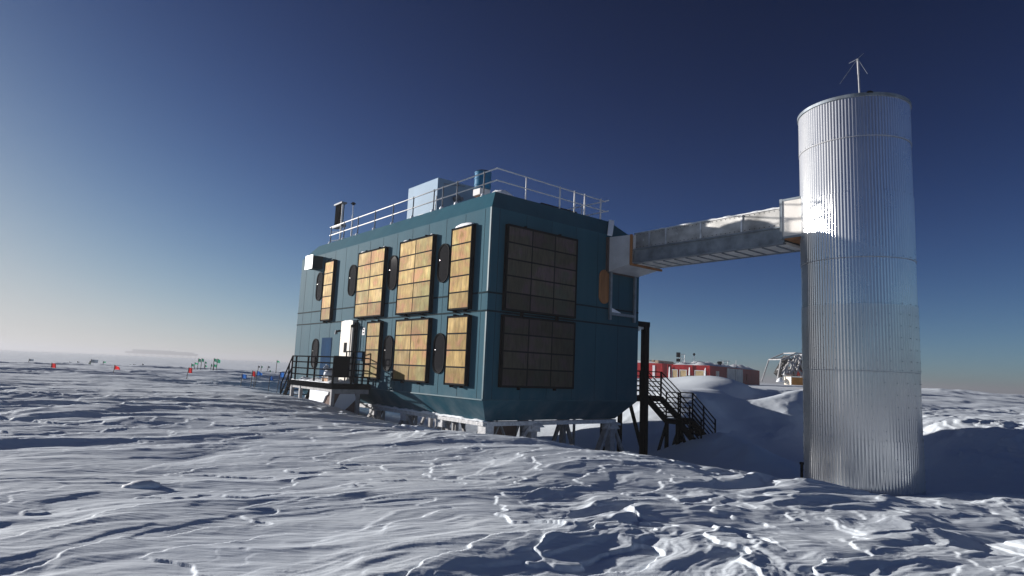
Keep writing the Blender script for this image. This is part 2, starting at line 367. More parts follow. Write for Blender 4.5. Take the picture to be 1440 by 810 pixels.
def detail_z(x, y, spacing=None):
    r = np.hypot(x, y)
    if spacing is None: spacing = np.full_like(r, .03)
    fade = lambda lam: 1-sstep(lam*.18, lam*.45, spacing)
    c, s = math.cos(WD), math.sin(WD); u = x*c+y*s; v = -x*s+y*c
    wu = u+.9*perlin(u*.33, v*.5, 11)+.25*perlin(u*1.3, v*1.7, 12); wv = v+.5*perlin(u*.4, v*.45, 13)+.12*perlin(u*1.5, v*1.9, 14)
    # the moat walls are wind-polished, the fields are rough
    rough = .55+.9*sstep(-.25, .5, perlin(x*.13+3, y*.13, 21))+.12*sstep(2, 9, x)*(1-sstep(15, 19, y))
    moat = sstep(-2.3, -3.0, base_z(x, y))*sstep(14, 17, y); mound = np.exp(-(((x-13)/6)**2+((y-42)/8)**2))
    rough = rough*(1-.7*moat)*(1-.85*np.clip(mound*1.4, 0, 1))
    mr0 = sstep(.5, 5.5, x-.12*y)*(1-sstep(13.5, 18, y))
    h = .085*fbm(wu/8, wv/2.6, 3, 31)*fade(2.6)
    far = sstep(8, 16, r)*(1-mr0)
    h = h+far*.17*(np.abs(fbm(wu/14+5, wv/4.5, 2, 41))**.8*-1+.25)*fade(4.5)
    jag = .10*fbm(x/.28, y/.22, 2, 55)*fade(.25)
    mr = sstep(.5, 5.5, x-.12*y)*(1-sstep(13.5, 18, y))          # deep troughs in the right foreground
    h = h+(.15*mr+.085*(1-mr))*(.55-np.abs(fbm(wu/4.8+2, wv/1.75, 3, 141, .40))*2.3)*fade(1.2)
    t1 = fbm(wu/3.4, wv/1.5, 3, 51, .45)*4.2
    h = h+(.024+.014*mr)*terrace(t1+jag, .26-.16*mr)*fade(.8)
    lee = .94*x-.34*y                                          # scalloped plates whose broken edges face the wind
    s1 = .85*lee+1.7*fbm(wu/2.3, wv/1.1, 3, 151, .42)+jag*1.5
    h = h+(.052-.030*mr)*(terrace(s1, .045)-s1)*fade(.6)*sstep(-.5, .2, perlin(x*.22, y*.22+7, 152))
    s2 = 2.4*lee+1.5*fbm(wu/.9+3, wv/.45, 2, 161, .5)+jag*2
    h = h+.010*(1-.5*mr)*(terrace(s2, .10)-s2)*fade(.3)*sstep(-.3, .3, perlin(x*.5, y*.5+3, 162))
    rd = 1-np.abs(fbm(wu/1.9, wv/.34, 3, 71))*2
    h = h+.011*rd*fade(.25)*(.4+sstep(-.3, .3, perlin(x*.5+5, y*.5, 72)))
    rd2 = 1-np.abs(fbm(wu/.6+4, wv/.10, 3, 81))*2
    h = h+.006*rd2*fade(.10)
    ch = sstep(.26, .44, fbm(x/.26, y/.22, 4, 91, .6))*sstep(.3, .55, perlin(x*.35+8, y*.35, 92))
    h = h+.006*ch*fade(.2)
    return h*rough*np.clip((r-1)/2, 0, 1)
def ground_z(x, y):
    X = np.array([float(x)]); Y = np.array([float(y)]); return float(base_z(X, Y)[0]+detail_z(X, Y)[0])

def make_ground():
    rr = [1.2]
    while rr[-1] < 3400:
        q = rr[-1]; rr.append(q+(.06 if q < 3.6 else max(.024, .0036*q) if q < 60 else .012*q if q < 400 else .04*q))
    rr = np.array(rr)
    th = np.r_[np.arange(-180, -62, 2.5), np.arange(-62, -48, .4), np.arange(-48, 48, .1), np.arange(48, 62, .4), np.arange(62, 180, 2.5)]
    th = np.radians(th); nt_ = len(th); nr_ = len(rr)
    Rg, Tg = np.meshgrid(rr, th, indexing='ij'); X = (Rg*np.sin(Tg)).ravel(); Y = (Rg*np.cos(Tg)).ravel()
    dth = np.gradient(th); sp = np.maximum(np.gradient(rr)[:, None]*.6+0*Tg, Rg*np.abs(dth)[None, :]).ravel()
    Z = base_z(X, Y)+detail_z(X, Y, sp)
    # rough snow piles along the right-hand horizon
    Z = Z+.9*np.clip(fbm(X/9, Y/9, 4, 101)+.25, 0, 1)*sstep(70, 110, np.hypot(X, Y))*(1-sstep(170, 260, np.hypot(X, Y)))*sstep(.52, .6, np.arctan2(X, Y))*.8
    V = np.c_[X, Y, Z]; V = np.r_[V, [[0, 0, ground_z(0, 0)]]]
    i = np.arange(nr_-1)[:, None]*nt_; j = np.arange(nt_)[None, :]; j2 = (j+1) % nt_
    q = np.stack([i+j, i+nt_+j, i+nt_+j2, i+j2], -1).reshape(-1, 4)
    tri = np.stack([np.full(nt_, nr_*nt_), np.arange(nt_), (np.arange(nt_)+1) % nt_], -1)
    me = bpy.data.meshes.new('snow_ground')
    me.vertices.add(len(V)); me.vertices.foreach_set('co', V.ravel())
    nl = len(q)*4+len(tri)*3; me.loops.add(nl); me.loops.foreach_set('vertex_index', np.r_[q[:, ::-1].ravel(), tri[:, ::-1].ravel()].astype(np.int32))
    npoly = len(q)+len(tri); me.polygons.add(npoly)
    st = np.r_[np.arange(len(q))*4, len(q)*4+np.arange(len(tri))*3].astype(np.int32)
    me.polygons.foreach_set('loop_start', st)
    me.polygons.foreach_set('use_smooth', np.ones(npoly, bool))
    me.update(calc_edges=True); me.validate()
    me.materials.append(M['snow'])
    o = bpy.data.objects.new('snow_ground', me); col.objects.link(o); o['kind'] = 'structure'
    print('ground verts', len(V), 'up', me.polygons[100].normal.z)
    return o
make_ground()

# ------------------------------------------------------------------ laboratory building
ZT, ZB = 5.27, -.94          # wall creases
Z1, Z2 = 2.473, 1.883        # joint bands
lab = empty('laboratory_building', FL(LEN/2, -WID/2, ZB-.7), 'large dark teal two-storey laboratory on white stilts, gold panels on its walls', 'building')
def ring(il, ir, ie, iw, z):     # insets: long face, short face, far end, far right end
    return [FL(ir, -il, z), FL(LEN-ie, -il, z), FL(LEN-ie, -(WID-iw), z), FL(ir, -(WID-iw), z)]
r0 = ring(.55, .55, .55, .62, -1.62); r1 = ring(0, 0, 0, 0, ZB); r2 = ring(0, 0, 0, 0, ZT); r3 = ring(.45, .45, .9, 1.3, 5.95)
w = B(); w.v = [tuple(p) for p in r1+r2]
for k in range(4): j = (k+1) % 4; w.f.append((k, j, 4+j, 4+k))
w.build('wall', M['teal'], lab)
s = B(); s.v = [tuple(p) for p in r0+r1]
for k in range(4): j = (k+1) % 4; s.f.append((k, j, 4+j, 4+k))
s.f.append((3, 2, 1, 0)); s.build('skirt', M['teal'], lab)
s = B(); s.v = [tuple(p) for p in r2+r3]
for k in range(4): j = (k+1) % 4; s.f.append((k, j, 4+j, 4+k))
s.f.append((4, 5, 6, 7)); s.build('roof', M['teal'], lab)
# joint lines, corner trim, edge lip
b = B()
for z in (Z1, Z2):
    b.box(FL, -.014, LEN+.01, -.05, .014, z-.028, z+.028); b.box(FR, .0, WID, -.04, .0135, z-.028, z+.028)
b.build('joint_band', M['teal_dark'], lab)
b = B(); rg = random.Random(3)
for z0, z1 in ((ZB+.05, Z2-.04), (Z2+.04, Z1-.04), (Z1+.04, ZT-.02)):
    for u in (.34, 1.45, 2.62, 3.8, 4.98, 6.15, 7.33, 8.5, 9.68, 10.86, 12.03, 13.2, 14.4, 15.5):
        b.box(FL, u-.007, u+.007, -.02, .004, z0, z1)
    for u in (.34, 1.5, 2.66, 3.85, 5.0, 6.2): b.box(FR, u-.006, u+.006, -.02, .004, z0, z1)
b.build('panel_seam', M['teal_dark'], lab)
b = B(); b.box(FL, .02, LEN-.02, -.01, .022, ZB-.004, ZB+.035); b.box(FR, -.0, WID-.01, -.01, .022, ZB-.003, ZB+.033)
b.box(FL, -.016, .05, -.05, .018, ZB+.05, Z2-.035); b.box(FL, -.016, .05, -.05, .018, Z1+.035, ZT-.01)
b.build('edge_trim', M['teal_trim'], lab)

def solar(fr, u0, u1, z0, z1, ncol, nrow, side):
    """a framed bank of metal panes standing off the wall"""
    mat = M['gold'] if fr is FL else M['gold_shaded']
    bk = B(); bk.box(fr, u0, u1, .02, .145, z0, z1); body = bk.build('solar_panel', M['gasket'], lab)
    pn = B(); at_ = []
    gw = .052; cw = (u1-u0-.05)/ncol; rh = (z1-z0-.05)/nrow
    for c in range(ncol):
        for r in range(nrow):
            a0 = u0+.025+c*cw+gw/2; a1 = u0+.025+(c+1)*cw-gw/2; h0 = z0+.025+r*rh+gw/2; h1 = z0+.025+(r+1)*rh-gw/2
            n0 = len(pn.v); pn.box(fr, a0, a1, .13, .152, h0, h1)
            at_ += [(.25+.75*rg.random())*(.55 if r == 0 else 1)*(.62 if z0 < 0 else 1)]*8  # random tone per pane, bottom row and lower banks darker
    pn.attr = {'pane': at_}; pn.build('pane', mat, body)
    fm = B()
    t = .02
    fm.box(fr, u0-t, u0, .01, .165, z0-t, z1+t); fm.box(fr, u1, u1+t, .01, .165, z0-t, z1+t)
    fm.box(fr, u0, u1, .01, .164, z1, z1+t); fm.box(fr, u0, u1, .01, .164, z0-t, z0)
    for q in (.25, .75):
        uu = u0+(u1-u0)*q; fm.box(fr, uu-.03, uu+.03, .005, .12, z0-.09, z0-t); fm.box(fr, uu-.03, uu+.03, .005, .12, z1+t, z1+.08)
    fm.build('frame', M['black'], body)
    return body
banks = []
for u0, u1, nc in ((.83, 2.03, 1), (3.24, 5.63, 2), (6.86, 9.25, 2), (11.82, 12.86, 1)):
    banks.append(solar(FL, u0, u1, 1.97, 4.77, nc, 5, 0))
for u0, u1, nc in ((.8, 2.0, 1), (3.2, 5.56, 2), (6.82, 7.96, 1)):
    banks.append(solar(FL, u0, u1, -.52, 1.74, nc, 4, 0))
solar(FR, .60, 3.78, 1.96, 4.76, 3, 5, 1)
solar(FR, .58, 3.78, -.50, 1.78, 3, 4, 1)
# snow lying on the panel tops
for i, (u0, u1, h, bk) in enumerate(((.86, 1.98, .13, 0), (3.3, 3.5, .05, 1), (5.1, 5.5, .06, 1), (6.9, 7.1, .05, 2), (8.7, 9.2, .06, 2))):
    sn = B(); sn.lump(FL((u0+u1)/2, .085, 4.785), (u1-u0)/2, .075, h, i, 12, math.atan2(DL[1], DL[0])); sn.build('snow_cap', M['packed'], banks[bk], True)

def pill(fr, u, z, wd, ht, o):
    pts = []; r = wd/2; hh = ht/2-r
    for k in range(13): a = math.pi*k/12; pts.append((u+r*math.cos(a), z+hh+r*math.sin(a)))
    for k in range(13): a = math.pi+math.pi*k/12; pts.append((u+r*math.cos(a), z-hh+r*math.sin(a)))
    return pts
def window(fr, u, z, wd=.72, ht=1.4):
    o = B(); a = pill(fr, u, z, wd, ht, 0); i_ = pill(fr, u, z, wd-.09, ht-.09, 0); k = len(a)
    for j in range(k):
        q = (j+1) % k
        o.hexa([fr(a[j][0], -.02, a[j][1]), fr(a[q][0], -.02, a[q][1]), fr(i_[q][0], -.02, i_[q][1]), fr(i_[j][0], -.02, i_[j][1]),
                fr(a[j][0], .05, a[j][1]), fr(a[q][0], .05, a[q][1]), fr(i_[q][0], .035, i_[q][1]), fr(i_[j][0], .035, i_[j][1])])
    f = o.build('window', M['gasket'], lab)
    p = B(); p.prism(i_, lambda u_, z_: fr(u_, -.02, z_), lambda u_, z_: fr(u_, .014, z_)); p.build('pane', M['dark_glass'], f)
    h = B(); h.tube(fr(u+.22, .01, z+.12), fr(u+.22, .05, z+.12), .015, 8); h.build('glint_stud', M['galv'], f)  # small metal stud standing in for the glint on the pane
for u in (2.66, 6.34, 10.0, 13.63): window(FL, u, 3.68)
for u, z in ((2.62, .51), (6.29, .49), (13.53, .45)): window(FL, u, z)

# door in its white surround
d = B(); d.box(FL, 9.32, 10.46, -.02, .16, -.80, 1.86); door = d.build('door_surround', M['white_door'], lab, bevel=.006)
d = B(); d.box(FL, 9.42, 10.36, .15, .19, -.78, 1.66); dd = d.build('door', M['white_door'], lab, bevel=.006)
d = B(); d.box(FL, 9.68, 9.96, .19, .202, .50, .92); d.build('window', M['dark_glass'], dd)
d = B(); d.beam(FL(9.52, .22, .0), FL(9.52, .22, .26), .04, .05); d.build('handle', M['steel_grey'], dd)
d = B()
d.ridge(FL(9.33, .07, 1.855), FL(10.45, .07, 1.855), .16, .07, 40)
d.build('snow_cap', M['packed'], door, True)
for uu, z1, r_ in ((9.18, 1.78, .045), (8.98, 1.9, .03)):
    d = B(); d.tube(FL(uu, .1, -.75), FL(uu, .1, z1), r_); d.build('conduit', M['black'], lab)
d = B(); d.beam(FL(9.3, .2, 1.62), FL(9.05, .2, 1.62), .1, .12); d.build('door_closer', M['black'], lab)
d = B(); d.beam(FL(10.5, .18, 1.45), FL(10.85, .2, 1.42), .05, .08); d.build('lamp_bracket', M['black'], lab)
d = B(); d.tube(FL(10.85, .2, 1.30), FL(10.85, .2, 1.48), .07, 10, .04); d.build('door_lamp', M['steel_grey'], lab)
d = B(); d.box(FL, 11.7, 12.8, -.01, .02, -.72, 1.18); d.build('service_door', M['blue_panel'], lab)
d = B(); d.box(FL, 8.42, 8.66, -.01, .015, 1.24, 1.54); sg = d.build('notice_sign', M['white_paint'], lab)
for zz, ww in ((1.47, .12), (1.34, .13)): d = B(); d.box(FL, 8.54-ww/2, 8.54+ww/2, .014, .018, zz-.03, zz+.03); d.build('printed_mark', M['ink'], sg)
d = B(); d.box(FL, 8.3, 8.72, -.01, .12, .18, .54); d.build('junction_box', M['blue_panel'], lab, bevel=.01)
d = B(); d.tube(FL(5.66, .04, -.9), FL(5.66, .04, -.2), .03); d.tube(FL(5.86, .04, -.9), FL(5.86, .04, -.2), .03)
for k in range(4): d.beam(FL(5.66, .04, -.82+k*.2), FL(5.86, .04, -.82+k*.2), .03)
d.build('wall_ladder', M['teal_trim'], lab)
d = B(); d.box(FL, 13.52, 14.36, -.02, .50, 4.55, 5.14); dk = d.build('vent_duct', M['teal_dark'], lab)
d = B(); d.box(FL, 13.49, 14.39, .50, .53, 4.50, 5.18); d.build('cap_plate', M['white_metal'], dk)
# plywood cover over the window on the short face
d = B(); d.prism(pill(FR, 5.38, 3.27, .56, 1.28, 0), lambda u, z: FR(u, -.01, z), lambda u, z: FR(u, .03, z)); d.build('window_cover', M['plywood'], lab)
# snow streak and dark flashing at the right hip
d = B(); d.hexa([FR(5.98, -.40, 5.93), FR(6.3, -.42, 5.95), FR(5.72, .03, 5.24), FR(5.45, .03, 5.24), FR(5.98, -.36, 6.0), FR(6.3, -.38, 6.02), FR(5.72, .06, 5.30), FR(5.45, .06, 5.30)])
d.build('snow_streak', M['packed'], lab)

# roof railing
RZ = 5.95
rail = B(); rail2 = B()
def edge_rail(fr, a0, a1, posts, inset, mat_r, name='rail'):
    r = B()
    for z in (.42, .84): r.tube(fr(a0, -inset, RZ+z), fr(a1, -inset, RZ+z), .024, 8)
    return r
rl_ = bpy.data.objects.new('roof_railing', None); col.objects.link(rl_)
rl_.parent = lab; rl_.location = Vector(FL(LEN/2, -.5, RZ))-lab.location
r = edge_rail(FL, .50, 14.2, 0, .52, 0); r.build('rail', M['white_metal'], rl_, True)
for u in (14.05, 12.5, 11.0, 9.3, 7.66, 6.0, 4.45, 3.82, 2.86, 1.22):
    p = B(); p.tube(FL(u, -.52, RZ-.02), FL(u, -.52, RZ+.86), .026, 8); po = p.build('post', M['steel_grey'], rl_, True)
    f = B(); f.lump(FL(u, -.50, RZ-.02), .09, .09, .12, int(u*10), 8); f.build('snowy_foot', M['packed'], rl_, True)
    
    for h_ in (.42, .84): k = B(); k.tube(FL(u, -.52, RZ+h_-.04), FL(u, -.52, RZ+h_+.04), .036, 8); k.build('clamp', M['steel_grey'], rl_)
r = B()
for z in (.42, .84): r.tube(FR(.50, -.5, RZ+z), FR(5.9, -.5, RZ-.0+z*.92), .020, 8)
r.build('rail', M['white_metal'], rl_, True)
for u in (1.82, 3.45, 4.2, 4.74, 5.62):
    p = B(); p.tube(FR(u, -.5, RZ-.04), FR(u, -.5, RZ+.84), .030 if u > 3 else .022, 8); p.build('post', M['white_metal'], rl_, True)
r = B()
for z in (.36, .78): r.tube(FR(5.85, -.3, RZ+z), FR(5.75, -3.2, RZ+z), .022, 8)
r.tube(FR(5.8, -1.7, RZ-.05), FR(5.8, -1.7, RZ+.8), .024)
r.build('rail', M['white_metal'], rl_, True)
# dark hatch guard behind the right-hand railing
r = B()
for u in (3.9, 4.6, 5.3): r.beam(FR(u, -1.6, RZ-.03), FR(u, -1.6, RZ+.42), .05)
r.beam(FR(3.5, -1.6, RZ+.42), FR(5.4, -1.6, RZ+.42), .06); r.box(FR, 4.0, 5.4, -2.4, -1.6, RZ-.02, RZ+.2)
r.build('hatch_guard', M['black'], lab)

# frosted stilts and truss under the floor
ub = B(); i_ = .60
ring_b = [FL(i_, -i_, -1.72), FL(LEN-i_, -i_, -1.72), FL(LEN-i_, -(WID-i_), -1.72), FL(i_, -(WID-i_), -1.72)]
for k in range(4): ub.beam(ring_b[k], ring_b[(k+1) % 4], .20, .14)
for u in (3.2, 5.8, 8.4, 11.0, 13.6): ub.beam(FL(u, -.75, -1.72), FL(u, -WID+.75, -1.72), .16, .14)
ub.build('floor_beam', M['rime'], lab)
def gz(p): return ground_z(p[0], p[1])-.35
nodes = (.72, 3.25, 5.8, 8.4, 11.0, 13.4, 15.4)
for o in (-.72, -WID+.75):
    for k, u in enumerate(nodes):
        b = B(); p = FL(u, o, -1.8); b.beam(p, (p.x, p.y, gz(p)), .19); leg = b.build('leg', M['frost'], lab)
        b = B(); b.beam((p.x, p.y, -1.74), (p.x, p.y, -2.05), .42, .34); b.build('gusset', M['rime'], leg)
        if k < len(nodes)-1:
            for a, e in ((u+.12, u+1.15), (nodes[k+1]-.12, u+1.38)):
                b = B(); q0 = FL(a, o, -1.85); q1 = FL(e, o, 0); b.beam(q0, (q1.x, q1.y, gz(q1)), .13, .12); b.build('brace', M['frost'], lab)
            b = B(); q0 = FL(u+.25, o-.5, -1.85); q1 = FL(u+1.1, o-.5, 0); b.tube(q0, (q1.x, q1.y, gz(q1)), .035); b.build('tie_rod', M['black'], lab)
            b = B(); um = u+1.9
            b.beam(FL(um, o-.02, -1.8), FL(um, o-.02, -3.2), .08); b.build('hanger', M['frost'], lab)
for u in (2.62, 6.6):
    b = B(); p = FR(u, -.62, -1.8); b.beam(p, (p.x, p.y, gz(p)), .26); leg = b.build('leg', M['frost'], lab)
    b = B(); b.lump((p.x, p.y, -2.0), .33, .2, .3, int(u*7)); b.lump((p.x+.1, p.y, -1.85), .3, .2, .12, int(u*9)); b.build('rime_lump', M['rime'], leg, True)
    for sgn in ((1.25, -1.1) if u > 5 else (-1.3,)):
        b = B(); q1 = FR(u+sgn, -.62, 0); b.beam(FR(u+.1*sgn, -.62, -1.85), (q1.x, q1.y, gz(q1)), .12); b.build('brace', M['frost'], lab)
b = B(); b.box(FR, .9, 2.45, -1.3, -1.22, -3.9, -1.82); b.build('skirt_board', M['brown'], lab)
b = B(); b.beam(FR(.9, -1.19, -3.2), FR(1.6, -1.19, -1.85), .12, .05); b.beam(FR(2.4, -1.19, -3.2), FR(1.7, -1.19, -1.85), .12, .05); b.build('brace', M['frost'], lab)
# snow drifted on the skirt lip at the corner and along the truss
b = B(); rg2 = random.Random(5)
b.ridge(FL(.5, -.58, -1.66), FL(9.2, -.58, -1.66), .22, .13, 70)
b.build('snow_cap', M['packed'], lab, True)

# ------------------------------------------------------------------ things on the roof
cb = empty('rooftop_cabin', FL(7.9, -3.2, RZ), 'pale blue sheet-metal cabin standing on the laboratory roof behind the railing', 'cabin')
b = B(); b.box(FL, 6.62, 9.14, -4.2, -2.0, RZ-.02, 8.12); b.build('wall', M['pale_blue'], cb, bevel=.02)
b = B(); b.box(FL, 7.55, 8.02, -2.01, -1.93, RZ+.10, RZ+.72); gr = b.build('vent_grille', M['white_paint'], cb)
b = B()
for k in range(6): b.box(FL, 7.58, 7.99, -1.935, -1.915, RZ+.16+k*.09, RZ+.20+k*.09)
b.build('slat', M['brown'], gr)
b = B(); b.beam(FL(6.62, -2.3, 7.9), FL(5.9, -2.9, 7.78), .03); b.tube(FL(6.6, -2.9, 7.35), FL(6.3, -2.9, 7.35), .12, 10); b.tube(FL(6.32, -3.0, 7.3), FL(6.18, -3.0, 7.3), .08, 10)
b.build('floodlight', M['steel_grey'], cb)
b = B(); b.tube(FL(6.6, -2.1, RZ+.1), FL(5.6, -1.3, RZ+.35), .02); b.tube(FL(5.6, -1.3, RZ+.35), FL(4.4, -.6, RZ+.62), .02); b.build('cable', M['white_metal'], cb)

dr = empty('blue_drum', FL(3.35, -2.0, 6.9), 'blue plastic drum raised on a white stand at the roof corner', 'drum')
b = B()
for z0, z1, r_ in ((6.93, 7.05, .315), (7.05, 7.09, .335), (7.09, 7.30, .318), (7.30, 7.34, .335), (7.34, 7.55, .318), (7.55, 7.59, .335)):
    c = FL(3.35, -2.0, 0); b.tube((c.x, c.y, z0), (c.x, c.y, z1), r_, 28)
b.build('barrel', M['drum_blue'], dr, False)
b = B(); b.tube((c.x, c.y, 7.59), (c.x, c.y, 7.64), .28, 24); b.build('lid', M['black'], dr)
b = B(); b.box(FL, 3.15, 3.62, -2.25, -1.75, 6.66, 6.93); b.build('stand', M['white_paint'], dr, bevel=.02)
b = B(); b.beam(FL(3.2, -1.95, RZ), FL(3.2, -1.95, 6.64), .16); b.beam(FL(3.6, -1.95, RZ), FL(3.6, -1.95, 6.64), .12); b.build('stand_leg', M['plywood'], dr)
tk = B(); tk.box(FL, 2.75, 4.15, -1.45, -1.1, RZ+.0, RZ+.26)
tag(tk.build('timber_beam', M['timber'], None, bevel=.01), 'short squared timber lying on the roof edge under the drum', 'timber')
tk = B(); tk.lump(FL(1.9, -1.75, RZ-.02), .75, .55, .62, 8, 14, math.atan2(DL[1], DL[0]))
tag(tk.build('snow_pile', M['packed'], None, True), 'small snow pile on the roof corner beside the blue drum', 'snow pile')

an = empty('panel_antenna', FL(14.25, -1.0, RZ), 'black box-shaped panel antenna on a white mast at the far left end of the roof', 'antenna')
b = B(); b.tube(FL(14.0, -1.0, RZ-.4), FL(14.0, -1.0, 8.05), .05); b.build('mast', M['white_metal'], an)
b = B(); b.box(FL, 14.22, 14.78, -1.2, -.95, 7.02, 8.12); b.build('antenna_box', M['black'], an, bevel=.02)
b = B(); b.box(FL, 14.0, 14.95, -1.22, -.93, 8.12, 8.2); b.box(FL, 13.9, 14.95, -1.22, -.93, 6.92, 7.02); b.build('bracket', M['steel_grey'], an)
b = B(); b.tube(FL(14.9, -.9, 6.25), FL(13.9, -.9, 6.18), .02); b.tube(FL(14.9, -.9, 6.72), FL(14.0, -.9, 6.6), .02); b.build('stay', M['steel_grey'], an)
an = empty('whip_antenna', FL(12.75, -1.0, RZ), 'thin white whip antenna with a small dark tip rising from the roof railing', 'antenna')
b = B(); b.tube(FL(12.7, -1.0, RZ-.05), FL(12.72, -1.0, 7.3), .05, 8, .035); b.tube(FL(12.72, -1.0, 7.3), FL(12.75, -1.0, 7.8), .02); b.tube(FL(12.4, -1.0, RZ), FL(12.4, -1.0, 6.25), .04); b.build('mast', M['white_metal'], an)
b = B(); c = FL(12.75, -1.0, 0); b.tube((c.x, c.y, 7.78), (c.x, c.y, 7.86), .03, 8, .13); b.tube((c.x, c.y, 7.86), (c.x, c.y, 7.93), .13, 8, .05); b.build('tip', M['black'], an)

# ------------------------------------------------------------------ enclosed walkway between the building and the tower
wk = empty('enclosed_walkway', FR(6.3, 3.6, 4.0), 'grey metal enclosed walkway bridging the teal laboratory and the silver tower', 'walkway')
UL, UR = 5.60, 6.98
b = B(); b.hexa([FR(5.52, .012, 3.86), FR(7.27, .012, 3.86), FR(7.27, 1.1, 4.04), FR(5.52, 1.1, 4.04), FR(5.52, .012, 5.17), FR(7.27, .012, 5.17), FR(7.27, 1.1, 5.12), FR(5.52, 1.1, 5.12)])
v1 = b.build('vestibule', M['white_paint'], wk, bevel=.01)
b = B(); b.box(FR, 5.50, 5.58, 1.1, 1.17, 4.02, 5.13); b.box(FR, 5.52, 7.30, 1.1, 1.18, 3.99, 4.07); b.build('wood_trim', M['plywood'], v1)
b = B(); b.box(FR, 5.44, 5.52, -.0, .10, 3.86, 5.17); b.box(FR, 5.52, 7.2, .02, .06, 3.80, 3.86); b.build('wall_flashing', M['dark_brown'], v1)
b = B(); b.box(FR, UL+.0, UL+.09, 1.17, 1.27, 4.55, 5.10); b.build('light_trim', M['white_paint'], v1)
# side sheets
edges = (1.22, 1.9, 2.62, 4.02, 5.50, 6.80)
for k in range(len(edges)-1):
    for U, sg_ in ((UL+.05, 1), (UR-.05, -1)):
        b = B(); b.box(FR, U-.02, U+.02, edges[k]+.006, edges[k+1]-.006, 4.60, 5.13); sp_ = b.build('side_sheet', M['galv_sheet'], wk)
        if sg_ == 1:
            b = B()
            for z in (4.64, 5.09):
                for t in np.arange(edges[k]+.1, edges[k+1]-.05, .16): b.tube(FR(U-.02, t, z), FR(U-.03, t, z), .012, 6)
            b.build('bolt_row', M['black'], sp_)['kind'] = 'stuff'
for e in edges[1:-1]:
    b = B(); b.box(FR, UL+.0, UL+.032, e-.03, e+.03, 4.6, 5.16); b.build('side_strip', M['galv'], wk)
b = B(); b.box(FR, UL+.0, UR, 1.2, 6.84, 5.135, 5.17); b.build('roof', M['galv'], wk)
b = B(); rg3 = random.Random(9)
b.ridge(FR(UL+.12, 2.2, 5.165), FR(UL+.12, 6.75, 5.165), .24, .055, 100)
b.build('snow_cap', M['packed'], wk, True)
for U in (UL, UR):
    sgn = 1 if U == UL else -1
    b = B(); b.box(FR, U+.07*sgn-.012, U+.07*sgn+.012, 1.18, 6.85, 4.10, 4.54); b.box(FR, U-.02*sgn, U+.16*sgn, 1.18, 6.85, 4.54, 4.585); b.box(FR, U-.02*sgn, U+.16*sgn, 1.18, 6.85, 4.055, 4.10)
    b.build('beam', M['steel_beam'], wk)
b = B(); b.box(FR, UL+.165, UR-.165, 1.2, 6.85, 4.06, 4.14); b.build('floor_pan', M['pale_slab'], wk)
for t in np.arange(1.5, 6.8, .46):
    b = B(); b.box(FR, UL+.17, UR-.17, t-.028, t+.028, 4.03, 4.058); b.build('joist', M['steel_beam'], wk)
b = B(); b.hexa([FR(5.55, 6.84, 4.22), FR(7.02, 6.84, 4.22), FR(7.02, 7.62, 4.22), FR(5.55, 7.42, 4.22), FR(5.55, 6.84, 5.34), FR(7.02, 6.84, 5.34), FR(7.02, 7.62, 5.34), FR(5.55, 7.42, 5.36)])
v2 = b.build('vestibule', M['white_canvas'], wk, bevel=.01)
b = B(); b.box(FR, 5.525, 5.60, 6.78, 6.86, 4.18, 5.38); b.box(FR, 5.53, 5.56, 6.86, 7.44, 5.31, 5.37); b.box(FR, 5.53, 5.56, 6.86, 7.44, 4.19, 4.25); b.build('metal_edge', M['steel_beam'], v2)
b = B(); b.box(FR, 5.58, 7.0, 6.9, 7.5, 4.16, 4.21); b.build('floor_board', M['plywood'], v2)
b = B()
b.ridge(FR(5.62, 6.9, 5.345), FR(5.64, 7.38, 5.355), .16, .06, 200)
b.build('snow_cap', M['packed'], v2, True)
for u in (5.64, 7.02):
    b = B(); b.beam(FR(u, .10, 2.06), FR(u, .10, 3.84), .09, .09); b.build('leg', M['steel_beam'], wk)
b = B(); b.beam(FR(5.69, .10, 2.29), FR(6.97, .10, 2.29), .08, .10); b.build('crossbar', M['steel_beam'], wk)
b = B(); b.hexa([FR(5.70, .06, 2.345), FR(6.2, .06, 2.345), FR(6.2, .14, 2.345), FR(5.70, .14, 2.345), FR(5.70, .06, 2.50), FR(6.19, .06, 2.36), FR(6.19, .14, 2.36), FR(5.70, .14, 2.50)]); b.build('snow_wedge', M['packed'], wk)

